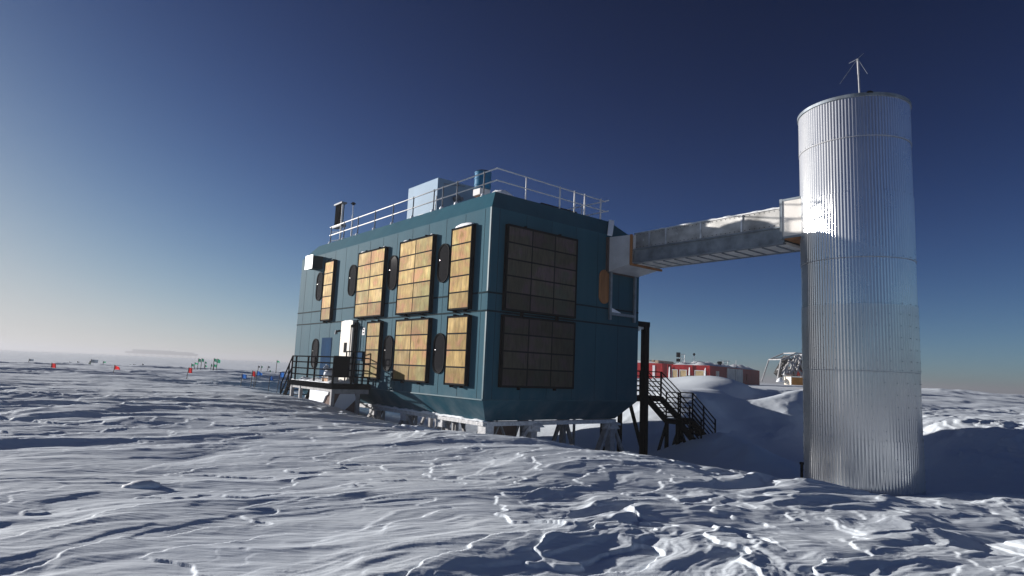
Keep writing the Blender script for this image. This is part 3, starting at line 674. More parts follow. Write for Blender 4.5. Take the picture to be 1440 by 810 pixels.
# ------------------------------------------------------------------ silver tower
gt = -4.3
tw = empty('corrugated_tower', (TOW[0], TOW[1], gt), 'tall silver corrugated metal silo tower at the right end of the walkway', 'tower')
NC = 112
seams = [-4.3, -2.6, -1.33, .42, 2.12, 3.36, 5.1, 6.62, 7.72]
cam_az = math.atan2(-TOW[1], -TOW[0])
for k in range(len(seams)-1):
    z0, z1 = seams[k], seams[k+1]; up_ = z0 > 2
    b = B(); NV = NC*10; rows = max(3, int((z1-z0)/.3)); rr_ = TR+.012*(k % 2)
    th = np.arange(NV)*2*np.pi/NV; rime = []
    amp = .0052
    for j in range(rows+1):
        z = z0-.03*(1 if j == 0 and k else 0)+(z1-z0)*j/rows
        dent = .005*perlin(np.cos(th)*1.7+k*5.1, np.sin(th)*1.7+z*.7, 300+k)+.0008*perlin(th*9, z*2.5+np.zeros(NV), 320+k)
        r_ = rr_+amp*np.sin(th*NC)+dent
        x = TOW[0]+r_*np.cos(th); y = TOW[1]+r_*np.sin(th)
        b.v += list(zip(x, y, np.full(NV, z)))
        rel = (th-cam_az+np.pi) % (2*np.pi)-np.pi       # + is to the right seen from the snowfield below
        rel = -rel
        side = np.exp(-((rel-(-1.28))/.20)**2)*(.44 if z < 4 else .18)*(1 if z < 5 else .5)
        foot = .6*np.exp(-((rel-1.3)/.25)**2)*np.clip((-1.75-z)/.8, 0, 1)
        foot2 = .5*np.exp(-((rel-(-1.0))/.35)**2)*np.exp(-((z+.85)/.22)**2)
        rime += list(np.clip(side+foot+foot2, 0, 1))
    for j in range(rows):
        for i in range(NV):
            q = (i+1) % NV; b.f.append((j*NV+i, j*NV+q, (j+1)*NV+q, (j+1)*NV+i))
    b.attr = {'rime': rime}
    o = b.build('corrugated_sheet', M['alu_bright'] if up_ else M['alu_dull'], tw, True)
    if k > 0:
        sr = B(); nn = 120
        for rad, zz in ((rr_-.004, z0+.0), (rr_+.0055, z0+.0), (rr_+.0055, z0+.018), (rr_-.004, z0+.018)):
            for i in range(nn): a = 2*math.pi*i/nn; sr.v.append((TOW[0]+rad*math.cos(a), TOW[1]+rad*math.sin(a), zz-.03))
        for j in range(4):
            for i in range(nn): q = (i+1) % nn; jj = (j+1) % 4; sr.f.append((j*nn+i, j*nn+q, jj*nn+q, jj*nn+i))
        sr.build('lap_seam', M['mast_grey'], o)
        bb = B()
        for i in range(0, NC, 4):
            for zz in ((z0+.03,) + (() if up_ else tuple(np.arange(z0+.25, z1-.1, .3)))):
                a = (i+.25+(k % 3))*2*math.pi/NC; rr2 = rr_+.006
                p = Vector((TOW[0]+rr2*math.cos(a), TOW[1]+rr2*math.sin(a), zz)); q = p+Vector((math.cos(a), math.sin(a), 0))*.012
                bb.tube(p, q, .011, 6)
        bb.build('rivet', M['steel_grey'], o)
b = B(); n0 = 96
for j, (rr_, z) in enumerate(((TR-.03, 7.70), (TR+.045, 7.70), (TR+.045, 7.78), (TR-.03, 7.80))):
    for i in range(n0): a = 2*math.pi*i/n0; b.v.append((TOW[0]+rr_*math.cos(a), TOW[1]+rr_*math.sin(a), z))
for j in range(4):
    for i in range(n0): q = (i+1) % n0; jj = (j+1) % 4; b.f.append((j*n0+i, j*n0+q, jj*n0+q, jj*n0+i))
b.build('rim', M['steel_beam'], tw)
b = B(); b.tube((TOW[0], TOW[1], 7.69), (TOW[0], TOW[1], 7.73), TR-.02, 64); b.build('lid', M['galv'], tw)
b = B(); a = cam_az-.0; p = Vector((TOW[0]+1.43*math.cos(a+.30), TOW[1]+1.43*math.sin(a+.30), 7.76)); b.lump(p, .09, .07, .06, 2); b.build('clamp_bolt', M['black'], tw)

ta = empty('mast_antenna', (9.83, TOW[1], 7.73), 'thin mast antenna with four drooping rods on top of the silver tower', 'antenna')
b = B(); b.tube((9.83, TOW[1], 7.72), (9.80, TOW[1], 9.0), .022, 8); b.tube((9.80, TOW[1], 8.98), (9.79, TOW[1], 9.46), .028, 8); b.build('mast', M['mast_grey'], ta)
for q in ((1181, 118), (1220, 104), (1194, 89), (1214.5, 75)):
    e = at(q[0], q[1], TOW[1]+(.5 if q[1] < 90 else -.2)); b = B(); b.tube((9.79, TOW[1], 9.47), tuple(e), .0075, 6); b.build('rod', M['steel_grey'], ta)

# ------------------------------------------------------------------ entrance platform
pf = empty('entrance_platform', FL(9.8, .9, -2.0), 'snow-covered entrance platform with black railings outside the white door', 'platform')
UA, UB, OO, DZ = 7.6, 12.0, 1.62, -.78
b = B(); b.box(FL, UA, UB, .02, OO, DZ-.09, DZ); dk = b.build('deck', M['black_frosted'], pf)
b = B(); b.box(FL, UA, UB, OO, OO+.06, DZ-.20, DZ+.02); b.box(FL, UA-.06, UA, .02, OO+.06, DZ-.20, DZ+.02); b.build('deck_edge', M['black'], pf)
b = B(); b.box(FL, UA+.05, UB, OO-.10, OO-.01, DZ-.31, DZ-.2); b.box(FL, UA+.02, UA+.1, .05, OO-.1, DZ-.38, DZ-.2); b.build('deck_beam', M['frost'], pf)
b = B(); rg4 = random.Random(2)
b.sheet(FL, 8.0, 11.95, .35, OO-.02, DZ, .16, 300, 30, 10)
b.build('snow_cover', M['packed'], dk, True)
b = B(); b.ridge(FL(7.7, OO+.03, DZ+.015), FL(11.9, OO+.03, DZ+.015), .08, .05, 330); b.build('snow_edge', M['packed'], dk, True)
for (u, o) in ((UA, OO), (9.45, OO), (11.55, OO), (UB-.0, OO), (UA, .85), (UA, .12), (UB, .9)):
    b = B(); b.beam(FL(u, o, DZ-.15), FL(u, o, DZ+1.05), .06); b.build('railing_post', M['black'], pf)
b = B()
for h in (.28, .54, .80, 1.04):
    b.tube(FL(UA, OO, DZ+h), FL(UB, OO, DZ+h), .026); b.tube(FL(UA, OO, DZ+h), FL(UA, .1, DZ+h), .026)
b.build('rail', M['black'], pf)
b = B(); b.tube(FL(8.85, .55, DZ+1.04), FL(8.85, .55, DZ), .03); b.tube(FL(8.85, .55, DZ+1.3), FL(7.75, .3, DZ+1.3), .025); b.tube(FL(7.75, .3, DZ+1.3), FL(7.75, .3, DZ), .03); b.tube(FL(8.85, .55, DZ+1.3), FL(8.85, .55, DZ+1.0), .03); b.build('gate_frame', M['black'], pf)
b = B(); b.box(FL, UA-.05, UA-.01, .98, OO+.02, DZ+.30, DZ+1.09); b.build('blind_board', M['black'], pf)
for u, o in ((UA+.05, OO-.05), (10.9, OO-.05), (UB-.1, OO-.05), (UA+.05, .5), (UB-.1, .4)):
    b = B(); p = FL(u, o, DZ-.2); b.beam(p, (p.x, p.y, min(gz(p), -2.0)), .13); b.build('leg', M['frost'], pf)
# boarded store below the deck
b = B(); b.box(FL, 7.72, 9.9, .35, 1.5, -2.8, DZ-.21); bs = b.build('store_board', M['brown'], pf)
b = B(); b.prism([(9.92, DZ-.2), (7.98, DZ-.2), (8.1, DZ-.42), (8.32, DZ-.5), (8.5, DZ-.72), (8.9, DZ-.95), (9.3, DZ-1.22), (9.7, DZ-1.12), (9.92, DZ-.9)], lambda u, z: FL(u, 1.5, z), lambda u, z: FL(u, 1.56, z-.01)); b.build('plastered_snow', M['packed'], bs)
b = B(); b.prism([(.62, DZ-.32), (1.0, DZ-.26), (1.25, DZ-.42), (1.42, DZ-.8), (1.45, DZ-1.3), (1.1, DZ-1.1), (.8, DZ-.85), (.55, DZ-.6)], lambda o, z: FL(7.72, o, z), lambda o, z: FL(7.68, o, z)); b.build('plastered_snow', M['packed'], bs)
# steps going down from the far end
st = B()
for o in (.55, OO+.02): st.beam(FL(UB, o, DZ-.08), FL(UB+1.15, o, DZ-1.3), .06, .22)
ss = st.build('stair_stringer', M['black'], pf)
for k in range(5):
    b = B(); u = UB+.12+k*.22; z = DZ-.22-k*.22; b.box(FL, u-.12, u+.12, .58, OO-.02, z-.03, z); b.build('tread', M['black_frosted'], ss)
b = B()
for h in (.5, 1.0): b.tube(FL(UB, OO+.02, DZ+h), FL(UB+1.15, OO+.02, DZ+h-1.25), .03)
b.beam(FL(UB+.3, OO+.02, DZ-.5), FL(UB+.3, OO+.02, DZ+.7), .05); b.beam(FL(UB+1.1, OO+.02, DZ-1.5), FL(UB+1.1, OO+.02, DZ-.2), .05); b.build('stair_rail', M['black'], ss)
sb = empty('supply_crate', FL(8.9, 1.0, DZ), 'small red and white crate half buried in snow on the entrance platform', 'crate')
b = B(); b.box(FL, 8.55, 9.2, .95, 1.4, DZ, DZ+.26); b.build('box', M['white_paint'], sb, bevel=.01)
b = B()
for k in range(4): b.box(FL, 8.60+k*.15, 8.68+k*.15, 1.4, 1.408, DZ+.06, DZ+.2)
b.build('stripe', M['orange'], sb)
b = B(); b.lump(FL(8.85, 1.2, DZ+.25), .32, .22, .34, 77, 12); b.lump(FL(9.05, 1.3, DZ+.5), .12, .12, .22, 78, 10); b.build('snow_cap', M['packed'], sb, True)

# ------------------------------------------------------------------ black staircase at the right end
es = empty('exterior_staircase', FR(10.2, -1, -2.2), 'black metal staircase with two flights beside the right end of the laboratory', 'staircase')
def landing(name, u0, u1, w0, w1, z):
    b = B(); b.box(FR, u0, u1, w0, w1, z-.06, z); l = b.build(name, M['black_frosted'], es)
    b = B(); b.box(FR, u0-.03, u1+.03, w1, w1+.05, z-.22, z+.02); b.box(FR, u0-.03, u0, w0, w1, z-.22, z+.02); b.box(FR, u1, u1+.04, w0, w1, z-.22, z+.02); b.build('edge_beam', M['black'], l)
    b = B()
    b.ridge(FR(u0+.02, w0, z-.01), FR(u0+.02, w1, z-.01), .14, .05, 400)
    b.build('snow_cap', M['packed'], l, True)
    return l
def railing(pts, par, hs=(.22, .42, .63, .84, 1.05)):
    b = B()
    for a, c in zip(pts[:-1], pts[1:]):
        for h in hs: b.tube(Vector(a)+Vector((0, 0, h)), Vector(c)+Vector((0, 0, h)), .024, 6)
    b.build('rail', M['black'], par)
    for a, c in zip(pts[:-1], pts[1:]):
        n = max(1, round((Vector(c)-Vector(a)).length/.9))
        for i in range(n+1):
            p = Vector(a).lerp(Vector(c), i/n); q = B(); q.beam(p+Vector((0, 0, -.1)), p+Vector((0, 0, 1.07)), .045); q.build('railing_post', M['black'], par)
U0, U1 = 9.75, 10.7
L1 = -.80; l1 = landing('landing', 7.45, U1, -2.6, -1.45, L1)
wA, wB, L2 = -1.42, -.42, -1.62
wC, wD = .18, 1.25
L3 = -2.62
def flight(w0, w1, z0, z1):
    b = B()
    for u in (U0, U1): b.beam(FR(u, w0, z0-.1), FR(u, w1, z1-.1), .05, .26)
    f = b.build('stringer', M['black'], es); n = 5
    for k in range(n):
        t = (k+.6)/n; b = B(); w_ = w0+(w1-w0)*t; z = z0+(z1-z0)*t; b.box(FR, U0+.03, U1-.03, w_-.12, w_+.12, z-.03, z); b.build('tread', M['black_frosted'], f)
    for u in (U0, U1): railing([FR(u, w0, z0), FR(u, w1, z1)], f)
flight(wA, wB, L1, L2)
l2 = landing('landing', U0, U1, wB, wC, L2)
flight(wC, wD, L2, L3)
for u in (U0, U1): railing([FR(u, wB, L2), FR(u, wC, L2)], l2)
railing([FR(7.5, -1.45, L1), FR(U0-.02, -1.45, L1)], l1); railing([FR(U1, -2.6, L1), FR(U1, -1.45, L1)], l1); railing([FR(7.5, -2.6, L1), FR(U1, -2.6, L1)], l1)
for u in (U0, U1):
    for w_, zz in ((wB+.03, L2), (wC-.03, L2)):
        b = B(); p = FR(u, w_, zz-.1); b.beam(p, (p.x, p.y, gz(p)), .12); b.build('leg', M['black'], es)
    b = B(); p = FR(u, wB+.03, L2-.2); q = FR(u, wB-.5, 0); b.beam(p, (q.x, q.y, gz(q)), .09); q = FR(u, wC+.45, 0); p = FR(u, wC, L2-.2); b.beam(p, (q.x, q.y, gz(q)), .09); b.build('brace', M['black'], es)
for w_ in (-2.5, -1.55):
    b = B(); p = FR(8.2, w_, L1-.1); b.beam(p, (p.x, p.y, gz(p)), .14); b.build('leg', M['black'], es)

gp = empty('steel_gantry_post', FR(8.55, -.6, -3.2), 'tall black steel post with a short top arm between the laboratory wall and the stairs', 'post')
p = FR(8.55, -.6, 0)
b = B(); b.beam((p.x, p.y, gz(p)), (p.x, p.y, 2.22), .24, .24); b.build('column', M['black'], gp)
b = B(); b.beam((p.x+.12, p.y, 2.12), FR(7.385, -.6, 2.12), .2, .2); b.build('top_arm', M['black'], gp)
b = B(); q = FR(8.0, -.6, 0); b.beam((p.x-.1, p.y, 1.97), (q.x, q.y, 1.97), .16, .09); b.tube((q.x+.1, q.y, 1.92), (q.x+.1, q.y, 1.84), .06); b.build('lamp_bar', M['white_metal'], gp)
b = B(); q = FR(8.55, -1.5, 0); b.beam((p.x, p.y, -3.1), FR(8.8, -1.6, -.95), .11); b.build('brace', M['black'], gp)
for u, w_ in ((7.0, -5.0), (6.2, -6.2)):
    pass

# ------------------------------------------------------------------ far huts
def frame_at(o, d):      # local axes: a along d, b to its right-hand outer side, z
    d = Vector((d[0], d[1])).normalized()
    return lambda a, b, z: Vector((o[0]+d.x*a+d.y*b, o[1]+d.y*a-d.x*b, z))
HC = (28.3, 90.0); HD = Vector((.6, .8)).normalized(); HS = Vector((-HD.y, HD.x))
# a runs along the shaded long side away from us, b runs from the sunlit end to the right (negative = along the sunlit face)
HF = lambda a, b, z: Vector((HC[0]+HD.x*a+HS.x*b, HC[1]+HD.y*a+HS.y*b, z))
hut = empty('red_hut', HF(10, 3, -.8), 'long red hut with pale double door and snowy roof beyond the stairs', 'hut')
b = B(); b.box(HF, 0, 14.6, 0, 6.3, -1.2, 2.0); b.build('wall', M['hut_red'], hut)
b = B(); b.box(HF, 14.7, 25, .2, 6.0, -1.2, 1.95); b.build('extension', M['hut_red'], hut)
b = B(); b.box(HF, 7.2, 14.7, -.1, .05, -1.1, 1.85); b.build('double_door', M['hut_pale'], hut)
b = B(); b.box(HF, 10.9, 10.98, -.13, -.1, -1.1, 1.8); b.build('door_joint', M['brown'], hut)
for a in (2.4,):
    b = B(); b.box(HF, a, a+1.2, -.08, .02, .1, 1.3); b.build('window', M['hut_pale'], hut)
b = B(); b.box(HF, 17.6, 18.9, .1, .22, .1, 1.2); b.build('window', M['hut_red'], hut)
for b0, b1 in ((.9, 2.1), (3.45, 4.35), (4.8, 5.5)):
    b = B(); b.box(HF, -.08, .02, b0, b1, -.2, 1.2); f = b.build('window', M['hut_window'], hut)
    b = B(); b.box(HF, -.10, -.08, b0-.1, b0, -.3, 1.3); b.box(HF, -.10, -.08, b1, b1+.1, -.3, 1.3); b.box(HF, -.10, -.08, b0, b1, 1.2, 1.3); b.build('frame', M['white_paint'], f)
b = B(); b.box(HF, -.12, -.02, -.02, .12, -1, 2.0); b.box(HF, -.12, -.02, 2.5, 2.75, -1, 2.0); b.box(HF, -.12, -.02, 6.2, 6.32, -1, 2.0); b.build('corner_post', M['hut_red'], hut)
b = B(); rg5 = random.Random(4)
b.sheet(HF, .1, 24.8, .2, 6.1, 2.0, .75, 500, 26, 8)
b.build('roof_snow', M['packed'], hut, True)
for k, (bb, a) in enumerate(((.6, -.1), (2.9, -.1), (5.9, -.1))):
    q = B()
    q.hexa([HF(-.2, bb-.1, -.4), HF(-.1, bb-.1, -.4), HF(-.1, bb+.16, -.3), HF(-.2, bb+.16, -.3), HF(-.16, bb-.05, 1.7), HF(-.1, bb-.05, 1.7), HF(-.1, bb+.1, 1.6), HF(-.16, bb+.1, 1.6)])
    q.build('frost_streak', M['packed'], hut, True)
hut2 = empty('red_hut', W(918, 530, 100), 'red hut half hidden by the building edge, lumber piled along its roof', 'hut')
H0 = at(949, 512, 104); H2 = lambda a, b, z: Vector((H0[0]-3.0+HD.x*a+HS.x*b, H0[1]-4+HD.y*a+HS.y*b, z))
b = B(); b.box(H2, 0, 7.5, 0, 9.5, -1.2, 2.25); b.build('wall', M['hut_red'], hut2)
b = B()
for k in range(16): b = B(); b.box(H2, rg5.uniform(0, 6), rg5.uniform(6, 7.3), .3+k*.55, .3+k*.55+rg5.uniform(.2, .6), 2.26, 2.3+rg5.uniform(.1, .5)); b.build('roof_lumber', M['hut_junk'], hut2)
b = B()
b.sheet(H2, .1, 7.4, .1, 9.4, 2.26, .5, 560)
b.build('roof_snow', M['packed'], hut2, True)
b = B(); b.box(H2, -.06, .02, 1.2, 1.6, -.2, 1.9); b.build('frost_streak', M['packed'], hut2)
# masts and gear on the far huts
def pole(name, q, Y, h0, h1, r, mat, label, cat):
    e = at(q[0], q[1], Y); o = empty(name, (e[0], e[1], h0), label, cat)
    b = B(); b.tube((e[0], e[1], h0), (e[0], e[1], h1), r, 6); b.build('mast', mat, o); return o, e
o, e = pole('panel_antenna', (956, 512), 94, 1.9, 3.6, .05, M['white_metal'], 'black panel antenna on a white frame above the sunlit end of the far red hut', 'antenna')
b = B(); z = at(954, 499, 94)[2]; b.box(lambda a, b_, z_: Vector((e[0]-.2+a, e[1]+b_, z_)), -.28, .22, -.2, .2, z-.35, z+.35); b.box(lambda a, b_, z_: Vector((e[0]-.2+a, e[1]+b_, z_)), -.28, .22, -.2, .2, z-1.0, z-.55); b.build('antenna_box', M['black'], o)
b = B(); x0 = e[0]-.1; b.tube((x0+.4, e[1], 1.9), (x0+.4, e[1], 3.6), .04); b.tube((x0+.8, e[1], 1.9), (x0+.8, e[1], 3.6), .04); b.tube((x0, e[1], 3.55), (x0+.8, e[1], 3.55), .04); b.tube((x0, e[1], 2.9), (x0+.8, e[1], 2.9), .04); b.build('frame', M['white_metal'], o)
o, e = pole('mast_lamp', (976, 512), 93, 1.9, 3.3, .05, M['white_metal'], 'thin pole topped by a small dark ball on the far red hut roof', 'lamp')
b = B(); z = at(976, 498.5, 93)[2]; b.tube((e[0], e[1], z-.2), (e[0], e[1], z+.0), .06, 8, .2); b.tube((e[0], e[1], z), (e[0], e[1], z+.2), .2, 8, .1); b.build('lamp_head', M['black'], o)
e = at(1012, 512, 96); o = empty('roof_vent', (e[0], e[1], 1.9), 'small black vent hood on the snowy roof of the far red hut', 'vent')
b = B(); b.tube((e[0], e[1], 1.9), (e[0], e[1], 2.5), .22, 10); b.build('pipe', M['black'], o)
b = B(); b.tube((e[0], e[1], 2.5), (e[0], e[1], 2.8), .42, 10, .3); b.build('hood', M['black'], o)
o, e = pole('roof_frame', (1017, 513), 98, 1.9, 3.0, .04, M['white_metal'], 'white rectangular pipe frame on the snowy roof of the far red hut', 'frame')
b = B(); b.tube((e[0]+.7, e[1], 1.9), (e[0]+.7, e[1], 3.0), .04); b.tube((e[0]-.6, e[1], 2.95), (e[0]+1.0, e[1], 2.95), .04); b.tube((e[0], e[1], 2.6), (e[0]+.7, e[1], 2.6), .03); b.build('bar', M['white_metal'], o)
o, e = pole('whip_antenna', (1035, 513), 100, 1.9, 3.2, .035, M['white_metal'], 'thin bare white pole on the far red hut roof, right of the pipe frame', 'antenna')
b = B(); b.tube((e[0], e[1], 1.9), (e[0], e[1], 2.2), .09, 8); b.build('base', M['steel_grey'], o)
e = at(972, 527, 86); o = empty('covered_load', (e[0], e[1], -.3), 'low dark green tarpaulin load in front of the far red hut', 'load')
b = B(); b.lump((e[0]+.1, e[1], -.65), 2.6, .9, 1.1, 600, 14); b.build('tarpaulin', M['green_cloth'], o)
b = B(); b.lump((e[0]+.3, e[1]-.5, -.3), .5, .4, .6, 602, 10); b.build('snow_cap', M['packed'], o, True)

# white lattice rig on an orange crate, half behind the tower
rg_ = empty('lattice_rig', W(1112, 536, 75), 'white steel lattice rig with dark machinery, half hidden behind the silver tower', 'rig')
RX, RY = at(1102, 538, 75)[0], 75.0
RF = lambda a, b, z: Vector((RX+a*.97+b*.2, RY+a*.2-b*.97, z))
zb = .1
b = B()
A = [RF(-.9, .0, zb), RF(4.6, 0, zb), RF(4.6, -3, zb), RF(-.9, -3, zb)]; T4 = [RF(-.1, -.3, 2.75), RF(4.1, -.3, 3.55), RF(4.1, -2.7, 3.55), RF(-.1, -2.7, 2.75)]
for k in range(4): b.beam(A[k], T4[k], .12); b.beam(T4[k], T4[(k+1) % 4], .12)
mid = RF(1.9, -.3, 3.6), RF(1.9, -2.7, 3.6)
b.beam(T4[0], mid[0], .12); b.beam(mid[0], T4[1], .12); b.beam(T4[3], mid[1], .12); b.beam(mid[0], mid[1], .12)
b.build('frame', M['frost'], rg_)
for a0, a1, z1 in ((.6, 1.75, 3.3), (1.2, .2, 1.9), (.1, .9, 2.7), (1.6, .9, 2.8), (1.5, 2.6, 3.3), (2.5, 1.2, 2.6), (3.4, 2.6, 3.3), (-.3, .6, 2.2), (.9, 2.2, 3.4), (2.9, 1.9, 3.4), (3.1, 4.0, 3.2), (0.2, 1.5, 1.6), (2.2, 3.0, 1.7)):
    b = B(); b.beam(RF(a0, .1, 1.0), RF(a1, -.2, z1), .16); b.build('strut', M['frost'], rg_)
b = B(); b.beam(RF(.2, -1.4, .9), RF(1.7, -1.6, 3.1), .7, .8); b.box(RF, 1.9, 3.9, -2.4, -1.0, .9, 2.0); b.tube(RF(2.0, -1, 2.6), RF(3.6, -1, 2.2), .5, 12); b.build('machinery', M['machine'], rg_)
b = B(); b.tube(RF(2.2, -.5, 1.3), RF(3.4, -.5, 1.3), .35, 12); b.build('motor', M['marker_red'], rg_)
b = B(); b.lump(RF(.7, -.4, .95), .6, .5, .7, 620); b.build('snow_cap', M['packed'], rg_, True)
b = B(); b.lump(RF(-.6, .3, .1), .5, .4, .5, 622); b.build('snow_cap', M['packed'], rg_, True)
cr = empty('orange_crate', RF(1.2, .5, zb), 'orange wooden crate at the foot of the white lattice rig', 'crate')
b = B(); b.box(RF, .0, 2.2, .2, 1.4, -.15, .72); b.build('box', M['orange'], cr, bevel=.03)
b = B(); b.box(RF, 2.14, 2.24, .15, 1.45, -.15, .76); b.box(RF, -.04, .06, .15, 1.45, -.15, .76); b.build('corner_board', M['hut_pale'], cr)

# faint station far out in the blowing snow
SX, SY = at(225, 492, 1300)[0], 1300.
SF = lambda a, b, z: Vector((SX+a*1.45, SY+b*1.45+a*.36, z*1.4))
sn_ = empty('distant_station', (SX, SY, -1), 'long grey station building fading into the blowing snow on the left horizon', 'building')
b = B(); b.box(SF, -42, 40, 0, 18, 2.4, 5.2); b.build('lower_storey', M['station'], sn_)
b = B(); b.box(SF, -34, 12, 1, 17, 5.2, 8.2); b.box(SF, 14, 36, 1, 17, 5.2, 7.2); b.build('upper_storey', M['station'], sn_)
for a in np.arange(-38, 40, 9.5):
    b = B(); b.beam(SF(a, 2, -1.6), SF(a, 2, 2.4), 1.0); b.beam(SF(a, 16, -1.6), SF(a, 16, 2.4), 1.0); b.build('leg', M['station'], sn_)

# ------------------------------------------------------------------ marker flags
def flag(px, py, Y, w, h, mat, label, lean=0., shape=0, group='marker flags on the snowfield', base=None, poles=1, rz=None):
    e = at(px, py, Y); rg6 = random.Random(int(px*10)+int(py)); s = Y/F
    x, y, zc = e; g = ground_z(x-.0, y); W_, H_ = w*s, h*s
    top = zc+H_/2; x0 = x-W_/2
    lx = lean*(top-g)
    o = empty('marker_flag', (x0-lx, y, g), label, 'flag', group)
    b = B(); pr = max(.011, .00045*Y)
    b.tube((x0-lx, y, g-.3), (x0, y, top+.03), pr, 6)
    if poles > 1: b.tube((x0-lx+.12, y+.1, g-.3), (x0+.1, y+.05, top-.1), pr, 6)
    b.build('pole', M['bamboo'], o)
    c = B(); n = 7; m = 4; ph = rg6.uniform(0, 6)
    for i in range(n+1):
        for j in range(m+1):
            t = i/n; q = j/m-.5; hh = H_*(1 if shape == 0 else (1-.55*t) if shape == 1 else 1+.12*math.sin(t*5+ph))
            c.v.append((x0+W_*t, y+.16*W_*math.sin(t*5.5+ph+q)*t+.25*W_*t*math.sin(ph), zc+q*hh-(.25*H_*t*t if shape else .08*H_*t)))
    for i in range(n):
        for j in range(m): k = i*(m+1)+j; c.f.append((k, k+m+1, k+m+2, k+1))
    cl = c.build('cloth', mat, o, True)
    return o
for k_, c_k in (('red_cloth', (.85, .05, .05)), ('blue_cloth', (.04, .17, .55)), ('green_cloth', (.05, .38, .22)), ('dark_cloth', (.10, .13, .18))):
    nt = M[k_].node_tree; tl = nt.nodes.new('ShaderNodeBsdfTranslucent'); tl.inputs[0].default_value = (*c_k, 1)
    mx = nt.nodes.new('ShaderNodeMixShader'); mx.inputs[0].default_value = .5
    nt.links.new(nt.nodes['Principled BSDF'].outputs[0], mx.inputs[1]); nt.links.new(tl.outputs[0], mx.inputs[2]); nt.links.new(mx.outputs[0], nt.nodes['Material Output'].inputs[0])
RC, BC, GC, DC = M['red_cloth'], M['blue_cloth'], M['green_cloth'], M['dark_cloth']
GR, GG, GB, GD = 'red flags on the snowfield', 'green flags on the snowfield', 'blue flags on the snowfield', 'small dark flags far out on the snowfield'
flag(76.5, 514, 36, 8, 6, RC, 'red square flag standing over two green flags near the left edge', .1, 0, GR)
flag(71.5, 520.2, 37, 10, 4.6, GC, 'green flag bent low under the leftmost red flag, its left half', .0, 2, GG)
flag(82.5, 520.5, 36.5, 9, 4.4, GC, 'green flag with a drooping point under the leftmost red flag, its right half', -.5, 1, GG)
flag(165, 517, 35, 8, 6.2, RC, 'red pointed flag standing alone, second red from the left', .08, 1, GR)
flag(268.5, 520.7, 34, 6.3, 7, RC, 'red flag in front of the green flag cluster', .15, 0, GR)
flag(357.6, 525.4, 33, 5.6, 6.6, RC, 'red flag on two poles between blue flags', .02, 2, GR, poles=2)
flag(343.8, 529, 32, 7.4, 5.6, BC, 'blue flag leftmost of the blue ones, capped with snow', .02, 0, GB)
flag(365.3, 525, 33, 7, 6.2, BC, 'blue flag with a pointed end beside the red two-pole flag', .1, 1, GB)
flag(382.3, 532, 32, 5.4, 5, BC, 'small square blue flag low on the snow between taller blue flags', .05, 0, GB)
flag(396.7, 527, 31, 5.4, 6.4, BC, 'blue upright flag nearest the platform railing', .12, 0, GB)
flag(391.3, 508.5, 48, 3.4, 3, GC, 'tiny green flag on the tallest pole left of the platform', .03, 1, GG)
for px, py, Y, w, h, m_, lb in (
    (271.2, 513.4, 46, 3.6, 3.2, GC, 'green flag at the lower left of the left green cluster'),
    (275.8, 511.2, 46, 3.4, 2.2, GC, 'narrow green flag above the lower left one in the left green cluster'),
    (281.3, 506.6, 45, 4.2, 4, GC, 'tall green flag, left one of the highest pair in the left cluster'),
    (285.6, 506.4, 46, 3.6, 4, GC, 'tall green flag, right one of the highest pair in the left cluster'),
    (289.8, 510, 50, 3, 2.2, GC, 'small green flag just right of the highest pair'),
    (289.8, 514.8, 48, 2.2, 2, GC, 'small green flag low down right of the highest pair'),
    (298.0, 513.8, 48, 1.8, 3, GC, 'slim green flag between the two green clusters'),
    (302.9, 514.2, 46, 4, 3.4, GC, 'drooping green flag under the right green cluster'),
    (303.4, 506.4, 46, 4.4, 4, GC, 'tall green flag, left one of the right cluster top pair'),
    (307.8, 507.6, 46, 4, 5, GC, 'long green flag, right one of the right cluster top pair')):
    flag(px, py, Y, w, h, m_, lb, .03, 2, GG)
for px, py, Y, w, h, m_, lb in (
    (43.5, 506.3, 52, 5, 2.8, DC, 'grey-blue flag farthest to the left on the snowfield'),
    (132, 507.8, 50, 8, 4.4, DC, 'large dark blue flag on a leaning pole behind the red flags'),
    (127.5, 509, 52, 2.4, 2, DC, 'small dark flag just left of the large dark blue one'),
    (126, 511.5, 54, 2.2, 1.8, GC, 'small green flag low beside the large dark blue one'),
    (99.3, 510.3, 60, 2.8, 2.4, DC, 'dim dark flag between the leftmost red flag and the dark blue one'),
    (110, 510, 60, 2, 3.2, M['white_paint'], 'small white flag between the leftmost red flag and the dark blue one'),
    (147, 509.3, 60, 3.4, 1.8, GC, 'small greenish flag right of the large dark blue one, upper of two'),
    (146.2, 515.4, 55, 3.4, 1.8, DC, 'small dark flag right of the large dark blue one, lower of two'),
    (173.6, 513.8, 64, 3.4, 1.6, DC, 'dim flag right of the lone red pointed flag, first of four'),
    (184.4, 513.6, 64, 3, 1.8, GC, 'dim flag right of the lone red pointed flag, second of four'),
    (189.2, 513.4, 64, 3, 1.8, DC, 'dim flag right of the lone red pointed flag, third of four'),
    (201.4, 513, 62, 2.2, 2.2, DC, 'dim flag right of the lone red pointed flag, last of four'),
    (364.6, 515.8, 60, 2.4, 2.4, DC, 'tiny dark flag above the blue flags, left of two side by side'),
    (368.6, 516, 60, 2, 2.2, GC, 'tiny greenish flag above the blue flags, right of two side by side'),
    (378.4, 516.2, 58, 2.6, 2.2, DC, 'tiny dark flag above the square blue flag, upper one'),
    (380.4, 522, 50, 1.8, 2, GC, 'tiny green flag just above the square blue flag, lower one')):
    flag(px, py, Y, w, h, m_, lb, .05, 0, GD)

